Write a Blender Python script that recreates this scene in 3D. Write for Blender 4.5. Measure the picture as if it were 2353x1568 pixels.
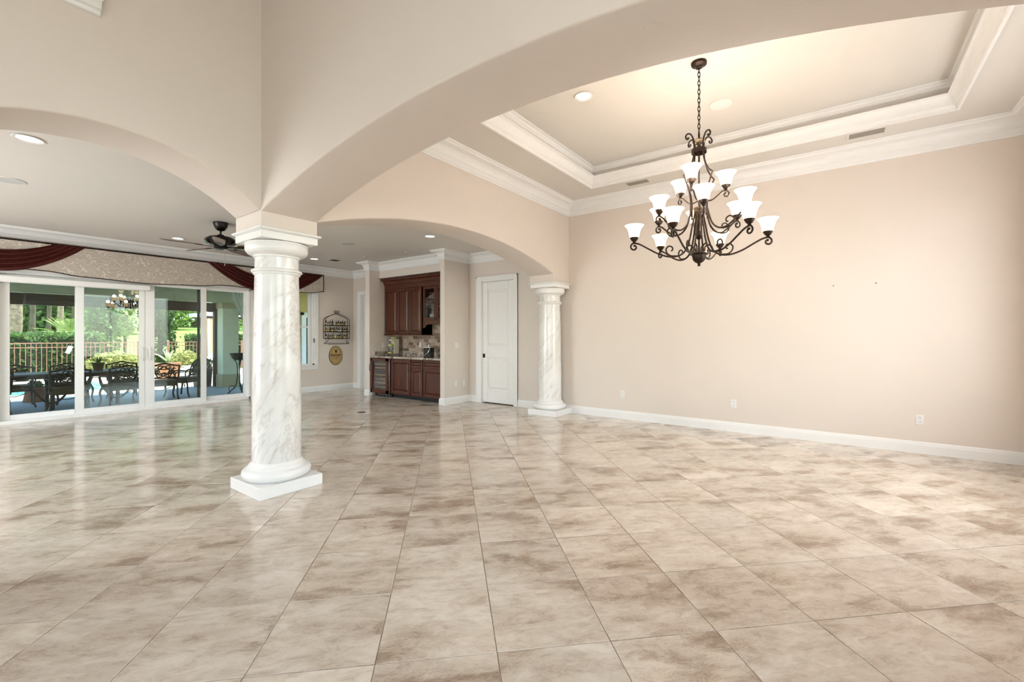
import bpy, bmesh, math, random
import numpy as np
from mathutils import Vector, Matrix
random.seed(7); RNG = np.random.default_rng(11)
for o in list(bpy.data.objects): bpy.data.objects.remove(o, do_unlink=True)
sc = bpy.context.scene
C = sc.collection
PI = math.pi
R = math.radians

# ------------------------------------------------------------------ camera, sky, sun, window light, exposure
CAMH = 1.36
cam = bpy.data.cameras.new('camera'); cam.sensor_width = 36; cam.lens = 1020.5/2353*36
cam.shift_y = -11.3/2353; cam.clip_start = 0.05; cam.clip_end = 300
camo = bpy.data.objects.new('camera', cam); C.objects.link(camo)
camo.location = (0, 0, CAMH); camo.rotation_euler = (PI/2, 0, R(36.4-90))
sc.camera = camo
w = bpy.data.worlds.new('world'); sc.world = w; w.use_nodes = True
nt = w.node_tree; bg = nt.nodes['Background']
sky = nt.nodes.new('ShaderNodeTexSky'); sky.sky_type = 'NISHITA'; sky.sun_disc = False
sky.sun_elevation = R(52); sky.sun_rotation = R(200); sky.air_density = 1.0; sky.dust_density = 1.2
nt.links.new(sky.outputs[0], bg.inputs[0]); bg.inputs[1].default_value = 0.45
def light(name, kind, loc, energy, color=(1, 1, 1), target=None, **kw):
    l = bpy.data.lights.new(name, kind); l.energy = energy; l.color = color
    for k, v in kw.items(): setattr(l, k, v)
    o = bpy.data.objects.new(name, l); C.objects.link(o); o.location = loc
    if target is not None:
        o.rotation_euler = (Vector(target)-Vector(loc)).to_track_quat('-Z', 'Y').to_euler()
    return o
light('sun', 'SUN', (0, 0, 30), 9, (1, .95, .86), target=(-16, -2, 0), angle=R(.6))
DAY = (0.98, 0.98, 1.0)
# area lights at windows added in unseen walls; dining one inferred from ceiling tint
light('added_foyer_window_light', 'AREA', (-.2, -3.1, 2.3), 30, DAY, target=(-.2, 2, 2.0), shape='RECTANGLE', size=3.4, size_y=3.9)
light('added_side_window_light', 'AREA', (-2.55, -.2, 1.6), 50, DAY, target=(5, -.2, 1.6), shape='RECTANGLE', size=3.2, size_y=2.3)
light('dining_window_daylight', 'AREA', (5.0, -1.55, 1.75), 36, DAY, target=(5.0, 4, 1.75), shape='RECTANGLE', size=2.6, size_y=2.3)
light('added_living_window_light', 'AREA', (-2.55, 7.3, 1.6), 125, (.92, .96, 1), target=(5, 7.3, 1.6), shape='RECTANGLE', size=3.6, size_y=2.3)
vs = sc.view_settings; vs.view_transform = 'Standard'; vs.look = 'None'; vs.gamma = 1; vs.use_curve_mapping = False
vs.exposure = 0.66
cy = sc.cycles; cy.max_bounces = 6; cy.diffuse_bounces = 3; cy.adaptive_threshold = .12; cy.adaptive_min_samples = 12; cy.glossy_bounces = 4; cy.transmission_bounces = 6
cy.transparent_max_bounces = 10; cy.caustics_reflective = False; cy.caustics_refractive = False; cy.sample_clamp_indirect = 6

# ------------------------------------------------------------------ materials
def s2l(c):
    return tuple((x/12.92 if x <= .04045 else ((x+.055)/1.055)**2.4) for x in [v/255 for v in c])+(1,)
class N:
    def __init__(s, name):
        s.m = bpy.data.materials.new(name); s.m.use_nodes = True
        s.t = s.m.node_tree; s.b = s.t.nodes['Principled BSDF']; s.out = s.t.nodes['Material Output']
    def n(s, typ, **kw):
        nd = s.t.nodes.new('ShaderNode'+typ)
        for k, v in kw.items():
            if k.startswith('i_'):
                key = k[2:]
                nd.inputs[int(key) if key.isdigit() else key.replace('_', ' ')].default_value = v
            else: setattr(nd, k, v)
        return nd
    def l(s, a, b): s.t.links.new(a, b)
    def pos(s, scale=(1, 1, 1), rot=(0, 0, 0), obj=False):
        mp = s.n('Mapping', i_Scale=scale, i_Rotation=rot)
        if obj: src = s.n('TexCoord').outputs['Object']
        else: src = s.n('NewGeometry').outputs['Position']
        s.l(src, mp.inputs['Vector']); return mp.outputs[0]
    def noise(s, vec, scale, detail=4, rough=.55, dist=0):
        nd = s.n('TexNoise', i_Scale=scale, i_Detail=detail, i_Roughness=rough, i_Distortion=dist); s.l(vec, nd.inputs['Vector']); return nd.outputs['Fac']
    def ramp(s, fac, stops, interp='LINEAR'):
        nd = s.n('ValToRGB'); cr = nd.color_ramp; cr.interpolation = interp
        while len(cr.elements) < len(stops): cr.elements.new(.5)
        for e, (p, c) in zip(cr.elements, stops): e.position = p; e.color = c if len(c) == 4 else s2l(c)
        s.l(fac, nd.inputs[0]); return nd.outputs[0]
    def mix(s, fac, a, b, mode='MIX'):
        nd = s.n('MixRGB', blend_type=mode)
        for k, v in ((0, fac), (1, a), (2, b)):
            if hasattr(v, 'is_linked'): s.l(v, nd.inputs[k])
            else: nd.inputs[k].default_value = v
        return nd.outputs[0]
    def bump(s, h, strength=.2, dist=.01):
        nd = s.n('Bump', i_Strength=strength, i_Distance=dist); s.l(h, nd.inputs['Height']); s.l(nd.outputs[0], s.b.inputs['Normal'])
    def set(s, col=None, rough=.5, metal=0, spec=.5, **kw):
        if col is not None:
            if hasattr(col, 'is_linked'): s.l(col, s.b.inputs['Base Color'])
            else: s.b.inputs['Base Color'].default_value = col if len(col) == 4 else s2l(col)
        s.b.inputs['Roughness'].default_value = rough; s.b.inputs['Metallic'].default_value = metal
        s.b.inputs['Specular IOR Level'].default_value = spec
        for k, v in kw.items(): s.b.inputs[k.replace('_', ' ')].default_value = v
        return s.m
def plain(name, col, rough=.5, metal=0, var=.06, vs_=8, bump=0, bs=60, spec=.5):
    a = N(name); v = a.pos(obj=True); f = a.noise(v, vs_, 3)
    c = s2l(col); lo = tuple(x*(1-var) for x in c[:3])+(1,); hi = tuple(min(1, x*(1+var)) for x in c[:3])+(1,)
    a.set(a.ramp(f, [(.3, lo), (.7, hi)]), rough, metal, spec)
    if bump: a.bump(a.noise(v, bs, 3), bump, .004)
    return a.m
def wallpaint(name, col):
    a = N(name); v = a.pos(); f = a.noise(v, .9, 2)
    c = s2l(col); lo = tuple(x*.975 for x in c[:3])+(1,)
    a.set(a.ramp(f, [(.3, lo), (.7, c)]), .55, 0, .35); a.bump(a.noise(v, 85, 3, .6), .22, .004); return a.m
MT = {}
MT['wall'] = wallpaint('wall_paint', (229, 217, 206))
MT['ceil'] = wallpaint('ceiling_paint', (225, 219, 211))
MT['white'] = plain('white_trim_paint', (243, 241, 238), .32, var=.01, bump=0)
MT['outlet'] = plain('white_plastic', (236, 234, 230), .35, var=.01)
def marble():
    a = N('white_marble'); g = a.n('NewGeometry').outputs['Position']
    rt = Vector((math.sin(R(36.4)), -math.cos(R(36.4)), 0)); fw = Vector((math.cos(R(36.4)), math.sin(R(36.4)), 0)); up = Vector((0, 0, 1))
    dd = rt*math.sin(R(33))+up*math.cos(R(33)); ee = rt*math.cos(R(33))-up*math.sin(R(33))
    cb = a.n('CombineXYZ')
    for k, (vec, sc_) in enumerate(((ee, 1.0), (fw, 1.0), (dd, .28))):
        dt = a.n('VectorMath', operation='DOT_PRODUCT'); dt.inputs[1].default_value = vec*sc_; a.l(g, dt.inputs[0]); a.l(dt.outputs['Value'], cb.inputs[k])
    v = cb.outputs[0]; d = a.noise(v, 3.5, 4, .6)
    def vein(scale, wdt, dark):
        wv = a.n('TexNoise', i_Scale=scale, i_Detail=4, i_Roughness=.55, i_Distortion=.35); a.l(v, wv.inputs['Vector'])
        ab = a.n('Math', operation='SUBTRACT', i_1=.5); a.l(wv.outputs['Fac'], ab.inputs[0])
        ab2 = a.n('Math', operation='ABSOLUTE'); a.l(ab.outputs[0], ab2.inputs[0])
        return a.ramp(ab2.outputs[0], [(0, dark), (wdt, (243, 241, 239)), (wdt*2.5, (255, 255, 255))])
    base = a.ramp(d, [(.28, (222, 217, 212)), (.58, (242, 240, 237))])
    msk = a.ramp(a.noise(v, 5, 2), [(.42, (0, 0, 0)), (.62, (255, 255, 255))])
    c1 = a.mix(.5, base, vein(3.2, .010, (208, 204, 201)), 'MULTIPLY')
    c2 = a.mix(msk, c1, a.mix(.8, c1, vein(7, .014, (226, 223, 220)), 'MULTIPLY'))
    a.set(c2, .16, 0, .5); return a.m
MT['marble'] = marble()
TILE = .508; TANG = 36.4+8.0     # direction of the tile rows in the plan, degrees
def tilemat():
    a = N('travertine_look_porcelain'); g = a.n('NewGeometry').outputs['Position']
    mp = a.n('Mapping', vector_type='POINT', i_Rotation=(0, 0, R(-TANG)), i_Scale=(1/TILE, 1/TILE, 1)); 
    off = a.n('VectorMath', operation='SUBTRACT'); off.inputs[1].default_value = TO+(0,)
    a.l(g, off.inputs[0]); a.l(off.outputs[0], mp.inputs['Vector'])
    fl = a.n('VectorMath', operation='FLOOR'); a.l(mp.outputs[0], fl.inputs[0])
    wn = a.n('TexWhiteNoise', noise_dimensions='3D'); 
    cl = a.n('VectorMath', operation='MULTIPLY'); cl.inputs[1].default_value = (1, 1, 0); a.l(fl.outputs[0], cl.inputs[0]); a.l(cl.outputs[0], wn.inputs['Vector'])
    sh = a.n('VectorMath', operation='MULTIPLY'); sh.inputs[1].default_value = (37, 37, 37); a.l(wn.outputs['Color'], sh.inputs[0])
    ad = a.n('VectorMath', operation='ADD'); a.l(mp.outputs[0], ad.inputs[0]); a.l(sh.outputs[0], ad.inputs[1])
    m2 = a.n('Mapping', i_Scale=(1.75, .8, 1), i_Rotation=(0, 0, R(10))); a.l(ad.outputs[0], m2.inputs['Vector']); v = m2.outputs[0]
    warp = a.n('TexNoise', i_Scale=2.2, i_Detail=5, i_Roughness=.6); a.l(v, warp.inputs['Vector'])
    ws = a.n('VectorMath', operation='MULTIPLY_ADD'); ws.inputs[1].default_value = (.42, .42, 0); a.l(warp.outputs['Color'], ws.inputs[0]); a.l(v, ws.inputs[2]); v2 = ws.outputs[0]
    big = a.noise(v2, 1.15, 5, .58); fine = a.noise(v2, 5.5, 10, .72, .25); sp = a.noise(v2, 17, 6, .7, .4)
    base = a.ramp(big, [(.30, (166, 146, 130)), (.39, (194, 178, 162)), (.47, (217, 205, 191)), (.66, (231, 222, 210))])
    fr = a.ramp(fine, [(.34, (176, 158, 142)), (.46, (230, 221, 210)), (.58, (253, 251, 247))])
    ab = a.n('Math', operation='SUBTRACT', i_1=.5); a.l(sp, ab.inputs[0]); ab2 = a.n('Math', operation='ABSOLUTE'); a.l(ab.outputs[0], ab2.inputs[0])
    squig = a.ramp(ab2.outputs[0], [(0, (150, 130, 114)), (.012, (226, 216, 206)), (.03, (255, 255, 255))])
    mk = a.ramp(big, [(.40, (255, 255, 255)), (.55, (30, 30, 30))])
    ca = a.mix(.5, base, fr, 'MULTIPLY'); cs = a.mix(.62, ca, squig, 'MULTIPLY'); cb = a.mix(mk, ca, cs)
    hs = a.n('HueSaturation'); a.l(cb, hs.inputs['Color'])
    rr = a.n('MapRange', i_3=.94, i_4=1.08); a.l(wn.outputs['Value'], rr.inputs[0]); a.l(rr.outputs[0], hs.inputs['Value'])
    a.set(hs.outputs[0], .2, 0, .5)
    rg = a.n('MapRange', i_3=.17, i_4=.10); a.l(fine, rg.inputs[0]); a.l(rg.outputs[0], a.b.inputs['Roughness'])
    a.bump(fine, .05, .004); return a.m
AL = R(36.4); FW = Vector((math.cos(AL), math.sin(AL))); RT = Vector((math.sin(AL), -math.cos(AL)))
TO = tuple(RT*(-.0641)+FW*1.909)
MT['tile'] = tilemat()
MT['grout'] = plain('grout', (196, 180, 162), .8, var=.05, vs_=20)
def wood(name, c0, c1, c2, rough=.3, axis=2, scale=1):
    a = N(name); s = [14*scale]*3; s[axis] = 1.1*scale
    v = a.pos(tuple(s), obj=True); f = a.noise(v, 2.2, 6, .6, .6)
    a.set(a.ramp(f, [(.25, c0), (.5, c1), (.75, c2)]), rough, 0, .5); a.bump(f, .05, .002); return a.m
MT['cherry'] = wood('cherry_wood', (54, 20, 8), (80, 34, 14), (104, 49, 22), .36)
MT['cherryh'] = wood('cherry_wood_flat', (54, 20, 8), (80, 34, 14), (104, 49, 22), .36, axis=1)
MT['blade'] = wood('fan_blade_wood', (52, 22, 15), (78, 36, 25), (96, 48, 34), axis=0)
MT['shelfwood'] = wood('pale_rack_wood', (120, 92, 66), (150, 118, 86), (170, 138, 104), .5, axis=1)
MT['glaze'] = plain('dark_glaze', (26, 11, 6), .5)
MT['darkvoid'] = plain('dark_recess', (12, 9, 8), .6)
def granite():
    a = N('granite'); v = a.pos(obj=True)
    vo = a.n('TexVoronoi', i_Scale=55); a.l(v, vo.inputs['Vector']); n1 = a.noise(v, 28, 5, .7, .6); n2 = a.noise(v, 7, 4, .6, 1.5)
    c1 = a.ramp(n1, [(.36, (62, 46, 42)), (.46, (150, 128, 112)), (.56, (214, 200, 186)), (.7, (120, 98, 86))])
    c2 = a.ramp(n2, [(.42, (70, 52, 48)), (.5, (205, 190, 174)), (.62, (228, 218, 206))])
    a.set(a.mix(.5, c1, c2), .12, 0, .5); return a.m
MT['granite'] = granite()
def stone():
    a = N('tumbled_travertine'); oi = a.n('ObjectInfo'); v = a.pos(obj=True)
    base = a.ramp(oi.outputs['Random'], [(0, (120, 98, 82)), (.25, (162, 140, 122)), (.6, (190, 170, 150)), (1, (206, 190, 172))])
    f = a.noise(v, 40, 5, .65); a.set(a.mix(.35, base, a.ramp(f, [(.3, (150, 130, 114)), (.65, (255, 250, 244))]), 'MULTIPLY'), .6); a.bump(f, .3, .003); return a.m
MT['stone'] = stone()
MT['bronze'] = plain('oil_rubbed_bronze', (58, 46, 40), .38, .75, var=.35, vs_=30, bump=.15, bs=90)
MT['bronzegold'] = plain('mottled_bronze_cast', (112, 94, 76), .4, .6, var=.5, vs_=60, bump=.4, bs=120)
MT['iron'] = plain('black_wrought_iron', (34, 33, 33), .45, .6, var=.2)
MT['fanblack'] = plain('black_bronze', (22, 17, 15), .25, .4, var=.2)
MT['chrome'] = plain('stainless_steel', (200, 200, 202), .18, 1, var=.04)
MT['black'] = plain('black_gloss', (10, 10, 11), .2)
MT['blackmatte'] = plain('black_matte', (20, 19, 19), .6)
def emis(name, col, st, colr=(255, 255, 255)):
    a = N(name); a.set(colr, .4); a.b.inputs['Emission Color'].default_value = s2l(col); a.b.inputs['Emission Strength'].default_value = st; return a.m
MT['shade'] = emis('lit_alabaster_glass', (255, 210, 150), 3.4, (250, 244, 230))
MT['downlight'] = emis('lit_downlight', (255, 248, 236), 5)
def glassmat(name, tint=(.86, .93, .9, 1), refl=1.0, rough=0.0, ior=1.5):
    a = N(name); tr = a.n('BsdfTransparent'); tr.inputs[0].default_value = tint
    gl = a.n('BsdfGlossy', i_Roughness=rough); gl.inputs[0].default_value = (1, 1, 1, 1)
    fr = a.n('Fresnel', i_IOR=ior); mu = a.n('Math', operation='MULTIPLY', i_1=refl); a.l(fr.outputs[0], mu.inputs[0])
    mx = a.n('MixShader'); a.l(mu.outputs[0], mx.inputs[0]); a.l(tr.outputs[0], mx.inputs[1]); a.l(gl.outputs[0], mx.inputs[2]); a.l(mx.outputs[0], a.out.inputs[0]); return a.m
MT['glass'] = glassmat('window_glass', refl=.75)
MT['cabglass'] = glassmat('cabinet_glass', (.9, .9, .9, 1), refl=.25)
MT['drinkglass'] = glassmat('drinking_glass', (.93, .95, .96, 1), refl=.9)
def damask():
    a = N('damask_fabric'); v = a.pos((1, 0, 1), obj=True)
    n = a.n('TexNoise', i_Scale=5, i_Detail=2); a.l(v, n.inputs['Vector'])
    ws = a.n('VectorMath', operation='MULTIPLY_ADD'); ws.inputs[1].default_value = (.28, .28, .28); a.l(n.outputs['Color'], ws.inputs[0]); a.l(v, ws.inputs[2])
    wv = a.n('TexWave', wave_type='RINGS', i_Scale=2.4, i_Distortion=9, i_Detail=1.5); wv.inputs['Detail Scale'].default_value = 2.6; a.l(ws.outputs[0], wv.inputs['Vector'])
    c = a.ramp(wv.outputs['Fac'], [(.30, (188, 176, 162)), (.42, (214, 206, 196)), (.58, (214, 206, 196)), (.70, (188, 176, 162))])
    a.set(c, .8, 0, .2); a.bump(wv.outputs['Fac'], .15, .003); return a.m
MT['damask'] = damask()
MT['burgundy'] = plain('burgundy_velvet', (72, 22, 13), .65, var=.2, vs_=14, bump=.2, bs=150, spec=.3)
MT['piping'] = plain('dark_brown_cord', (52, 30, 24), .7)
MT['sheer'] = plain('sheer_curtain', (240, 240, 234), .8)
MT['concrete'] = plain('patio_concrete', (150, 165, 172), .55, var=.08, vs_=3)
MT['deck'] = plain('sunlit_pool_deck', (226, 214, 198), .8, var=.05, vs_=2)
MT['stucco'] = plain('sage_stucco', (196, 200, 180), .8, var=.04, bump=.3, bs=60)
MT['stucco_dark'] = plain('olive_stucco', (166, 160, 130), .8, var=.05)
MT['peach'] = plain('peach_stucco', (222, 178, 142), .8, var=.04)
MT['screen'] = plain('dark_bronze_aluminium', (48, 38, 32), .5, .3)
MT['fence'] = plain('brown_fence_aluminium', (168, 122, 98), .5, .1)
MT['terracotta'] = plain('terracotta', (208, 150, 112), .8, var=.1)
MT['brownpot'] = plain('brown_clay', (122, 78, 54), .8, var=.2)
MT['darkpot'] = plain('charcoal_planter', (84, 82, 88), .7)
MT['patiocast'] = plain('cast_aluminium_bronze', (46, 38, 32), .5, .4, var=.2)
MT['cushion'] = plain('olive_brown_seat', (70, 60, 42), .85, var=.15)
MT['lounge'] = plain('white_sling', (236, 238, 240), .7)
MT['bark'] = plain('pine_bark', (150, 128, 112), .9, var=.45, vs_=9, bump=.8, bs=16)
MT['barkdark'] = plain('dark_bark', (92, 80, 66), .9, var=.4, vs_=9)
MT['lawn'] = plain('lawn_grass', (142, 176, 78), .9, var=.12, vs_=5)
MT['soil'] = plain('woodland_ground', (70, 74, 48), .95, var=.3)
def leafm(name, cols):
    a = N(name); gi = a.n('NewGeometry').outputs['Random Per Island']
    k = len(cols); a.set(a.ramp(gi, [(i/(k-1), c) for i, c in enumerate(cols)]), .5, 0, .4)
    tb = a.n('BsdfTranslucent'); 
    tb.inputs[0].default_value = s2l(cols[-1]); mx = a.n('MixShader', i_0=.3)
    a.l(a.b.outputs[0], mx.inputs[1]); a.l(tb.outputs[0], mx.inputs[2]); a.l(mx.outputs[0], a.out.inputs[0]); return a.m
MT['leafdark'] = leafm('dark_leaves', [(34, 52, 26), (52, 80, 38), (78, 110, 52)])
MT['leafmid'] = leafm('green_leaves', [(42, 66, 30), (74, 108, 50), (126, 156, 92)])
MT['leafbright'] = leafm('bright_leaves', [(78, 108, 48), (120, 148, 74), (166, 186, 112)])
MT['leafpale'] = leafm('pale_leaves', [(150, 160, 110), (186, 196, 140), (222, 226, 180)])
MT['leafyellow'] = leafm('yellow_green_leaves', [(112, 122, 62), (158, 164, 90), (208, 204, 140)])

# ------------------------------------------------------------------ mesh helpers
def setp(o, label=None, cat=None, group=None, kind=None):
    for k, v in (('label', label), ('category', cat), ('group', group), ('kind', kind)):
        if v: o[k] = v
    return o
def link(name, me, mat, parent=None, loc=(0, 0, 0), rotz=0):
    o = bpy.data.objects.new(name, me); C.objects.link(o); o.location = loc
    if rotz: o.rotation_euler = (0, 0, rotz)
    if mat is not None and not me.materials: me.materials.append(MT[mat] if isinstance(mat, str) else mat)
    if parent: o.parent = parent
    return o
def empty(name, loc=(0, 0, 0), rotz=0, label=None, cat=None, group=None):
    o = bpy.data.objects.new(name, None); C.objects.link(o); o.location = loc; o.rotation_euler = (0, 0, rotz); o.empty_display_size = .1
    return setp(o, label, cat, group)
def copy_tree(o, parent=None, label=None, loc=None, rotz=None):
    c = o.copy(); C.objects.link(c)
    if parent is not None: c.parent = parent
    for ch in [x for x in bpy.data.objects if x.parent == o]: copy_tree(ch, c)
    if label: c['label'] = label
    if loc is not None: c.location = loc
    if rotz is not None: c.rotation_euler = (0, 0, rotz)
    return c
class MB:
    def __init__(s): s.v = []; s.f = []
    def add(s, vs, fs):
        k = len(s.v); s.v += [tuple(p) for p in vs]; s.f += [tuple(i+k for i in f) for f in fs]; return s
    def box(s, x0, x1, y0, y1, z0, z1):
        return s.add([(x0, y0, z0), (x1, y0, z0), (x1, y1, z0), (x0, y1, z0), (x0, y0, z1), (x1, y0, z1), (x1, y1, z1), (x0, y1, z1)],
                     [(0, 3, 2, 1), (4, 5, 6, 7), (0, 1, 5, 4), (1, 2, 6, 5), (2, 3, 7, 6), (3, 0, 4, 7)])
    def frustum(s, cx, cy, z0, z1, a0, b0, a1, b1):
        return s.add([(cx-a0, cy-b0, z0), (cx+a0, cy-b0, z0), (cx+a0, cy+b0, z0), (cx-a0, cy+b0, z0), (cx-a1, cy-b1, z1), (cx+a1, cy-b1, z1), (cx+a1, cy+b1, z1), (cx-a1, cy+b1, z1)],
                     [(0, 3, 2, 1), (4, 5, 6, 7), (0, 1, 5, 4), (1, 2, 6, 5), (2, 3, 7, 6), (3, 0, 4, 7)])
    def lathe(s, prof, seg=24, c=(0, 0, 0), cap=True):
        vs = []; fs = []; n = len(prof)
        for r, z in prof:
            for k in range(seg):
                a = 2*PI*k/seg; vs.append((c[0]+r*math.cos(a), c[1]+r*math.sin(a), c[2]+z))
        for i in range(n-1):
            for k in range(seg):
                k2 = (k+1) % seg; fs.append((i*seg+k, i*seg+k2, (i+1)*seg+k2, (i+1)*seg+k))
        if cap:
            fs.append(tuple(range(seg-1, -1, -1))); fs.append(tuple((n-1)*seg+k for k in range(seg)))
        return s.add(vs, fs)
    def tube(s, pts, r, seg=8, closed=False):
        P = [Vector(p) for p in pts]; n = len(P); rr = r if hasattr(r, '__len__') else [r]*n
        vs = []; fs = []; prev = None
        for i in range(n):
            if closed: t = P[(i+1) % n]-P[i-1]
            else: t = P[min(i+1, n-1)]-P[max(i-1, 0)]
            t = t.normalized() if t.length > 1e-9 else Vector((0, 0, 1))
            if prev is None:
                u = t.cross(Vector((0, 0, 1)))
                if u.length < 1e-3: u = t.cross(Vector((1, 0, 0)))
            else: u = prev-t*prev.dot(t)
            u.normalize(); prev = u; w_ = t.cross(u)
            for k in range(seg):
                a = 2*PI*k/seg; vs.append(P[i]+(u*math.cos(a)+w_*math.sin(a))*rr[i])
        m = n if closed else n-1
        for i in range(m):
            j = (i+1) % n
            for k in range(seg):
                k2 = (k+1) % seg; fs.append((i*seg+k, i*seg+k2, j*seg+k2, j*seg+k))
        if not closed:
            fs.append(tuple(range(seg-1, -1, -1))); fs.append(tuple((n-1)*seg+k for k in range(seg)))
        return s.add(vs, fs)
    def prism(s, poly, a, b, axis='y'):
        f = {'y': lambda p, t: (p[0], t, p[1]), 'x': lambda p, t: (t, p[0], p[1]), 'z': lambda p, t: (p[0], p[1], t)}[axis]
        n = len(poly); vs = [f(p, a) for p in poly]+[f(p, b) for p in poly]
        fs = [tuple(range(n)), tuple(range(2*n-1, n-1, -1))]+[(i, i+n, (i+1) % n+n, (i+1) % n) for i in range(n)]
        return s.add(vs, fs)
    def grid(s, fn, nu, nv):
        vs = [fn(i/nu, j/nv) for i in range(nu+1) for j in range(nv+1)]
        fs = [(i*(nv+1)+j, (i+1)*(nv+1)+j, (i+1)*(nv+1)+j+1, i*(nv+1)+j+1) for i in range(nu) for j in range(nv)]
        return s.add(vs, fs)
    def mesh(s, name, smooth=True, ang=35):
        me = bpy.data.meshes.new(name); me.from_pydata(s.v, [], s.f)
        bm = bmesh.new(); bm.from_mesh(me); bmesh.ops.recalc_face_normals(bm, faces=bm.faces); bm.to_mesh(me); bm.free()
        if smooth:
            me.polygons.foreach_set('use_smooth', [True]*len(me.polygons)); me.set_sharp_from_angle(angle=R(ang))
        me.update(); return me
    def build(s, name, mat, parent=None, loc=(0, 0, 0), rotz=0, bevel=0, smooth=True, ang=35, solid=0):
        o = link(name, s.mesh(name, smooth, ang), mat, parent, loc, rotz)
        if solid: m = o.modifiers.new('solid', 'SOLIDIFY'); m.thickness = solid; m.offset = 0
        if bevel:
            m = o.modifiers.new('bevel', 'BEVEL'); m.width = bevel; m.segments = 2; m.limit_method = 'ANGLE'; m.angle_limit = R(40)
        return o
def struct(mb, name, mat, parent=None, **kw):
    o = mb.build(name, mat, parent, **kw)
    if parent is None: o['kind'] = 'structure'
    return o
def sweep(path, prof, closed=False):
    """profile (out, z) carried along a plan path; 'out' is to the left of travel, corners mitred"""
    n = len(path); P = [Vector((p[0], p[1])) for p in path]; offs = []
    for i in range(n):
        if closed or 0 < i < n-1:
            d0 = (P[i]-P[i-1]).normalized(); d1 = (P[(i+1) % n]-P[i]).normalized()
        elif i == 0: d0 = d1 = (P[1]-P[0]).normalized()
        else: d0 = d1 = (P[i]-P[i-1]).normalized()
        n0 = Vector((-d0.y, d0.x)); n1 = Vector((-d1.y, d1.x)); b = (n0+n1)
        b = b/max(b.dot(n0), .2) if b.length > 1e-6 else n0
        offs.append(b)
    m = MB(); k = len(prof); vs = []
    for i in range(n):
        for a, z in prof: q = P[i]+offs[i]*a; vs.append((q.x, q.y, z))
    fs = []
    for i in range(n if closed else n-1):
        j = (i+1) % n
        for a in range(k): a2 = (a+1) % k; fs.append((i*k+a, i*k+a2, j*k+a2, j*k+a))
    if not closed: fs.append(tuple(range(k))); fs.append(tuple((n-1)*k+a for a in range(k-1, -1, -1)))
    return m.add(vs, fs)
def arcp(cx, cz, r, a0, a1, n): return [(cx+r*math.cos(R(a0+(a1-a0)*i/n)), cz+r*math.sin(R(a0+(a1-a0)*i/n))) for i in range(n+1)]
def smoothpath(pts, n=8):
    P = [Vector(p) for p in pts]; out = []
    for i in range(len(P)-1):
        p0 = P[max(i-1, 0)]; p1 = P[i]; p2 = P[i+1]; p3 = P[min(i+2, len(P)-1)]
        for k in range(n):
            t = k/n; out.append(.5*((2*p1)+(p2-p0)*t+(2*p0-5*p1+4*p2-p3)*t*t+(3*p1-p0-3*p2+p3)*t**3))
    out.append(P[-1]); return out
def spiral(cx, cz, r0, r1, a0, a1, n=18):
    return [(cx+(r0+(r1-r0)*i/n)*math.cos(R(a0+(a1-a0)*i/n)), cz+(r0+(r1-r0)*i/n)*math.sin(R(a0+(a1-a0)*i/n))) for i in range(n+1)]

# ------------------------------------------------------------------ key planes
XR = 6.95            # long right-hand wall
YN, YF = 3.87, 4.35  # faces of the cross wall with the arches
XW, XF = 1.735, 2.225  # faces of the wall with the wide arch
YS = 10.32           # wall with the sliding doors
ZL, ZD, ZT = 3.05, 3.69, 3.99   # living ceiling, dining soffit, dining tray
ZFO = 5.2
XL, YB = -2.6, -3.2
YE = -1.62           # far right end of the dining room
ZO = -.12            # patio level
ABT = 2.275          # underside of the wall blocks on the columns

# ------------------------------------------------------------------ floor: grout bed and tiles
rects = [(XL, XR, YB, YS)]
fl = MB(); fl.box(XL, 7.35, YB, YS, -.16, -.006); floor = struct(fl, 'floor', 'grout')
ci = Vector((math.cos(R(TANG-90)), math.sin(R(TANG-90)))); cj = Vector((math.cos(R(TANG)), math.sin(R(TANG))))
def clip(poly, x0, x1, y0, y1):
    for ax, lim, sg in ((0, x0, 1), (0, x1, -1), (1, y0, 1), (1, y1, -1)):
        out = []
        for i in range(len(poly)):
            a, b = poly[i-1], poly[i]; da, db = sg*(a[ax]-lim), sg*(b[ax]-lim)
            if (da >= 0) != (db >= 0):
                t = da/(da-db); out.append((a[0]+(b[0]-a[0])*t, a[1]+(b[1]-a[1])*t))
            if db >= 0: out.append(b)
        poly = out
        if len(poly) < 3: return []
    return poly
tiles = []
HT = TILE/2-.0016
o2 = Vector(TO)
for i in range(-26, 30):
    for j in range(-26, 30):
        c = o2+ci*((i+.5)*TILE)+cj*((j+.5)*TILE)
        if not (XL-.4 < c.x < 7.7 and YB-.4 < c.y < YS+.4): continue
        poly = [tuple(c+ci*(a*HT)+cj*(b*HT)) for a, b in ((-1, -1), (1, -1), (1, 1), (-1, 1))]
        q = clip(poly, XL, 7.3, YB, YS-.03)
        if not q: continue
        d = c.x*FW.x+c.y*FW.y; l_ = c.x*RT.x+c.y*RT.y
        vis = d > 1.2 and abs(l_)/d < 1.35
        hidden = (c.x > XR+.2) or (c.x > 7)
        tiles.append((d if vis and not hidden else 99, c, q, len(q) == 4 and abs(q[0][0]-poly[0][0]) < 1e-6 and abs(q[2][0]-poly[2][0]) < 1e-6 and abs(q[1][0]-poly[1][0]) < 1e-6 and abs(q[3][0]-poly[3][0]) < 1e-6))
tiles.sort(key=lambda t: t[0])
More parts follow.
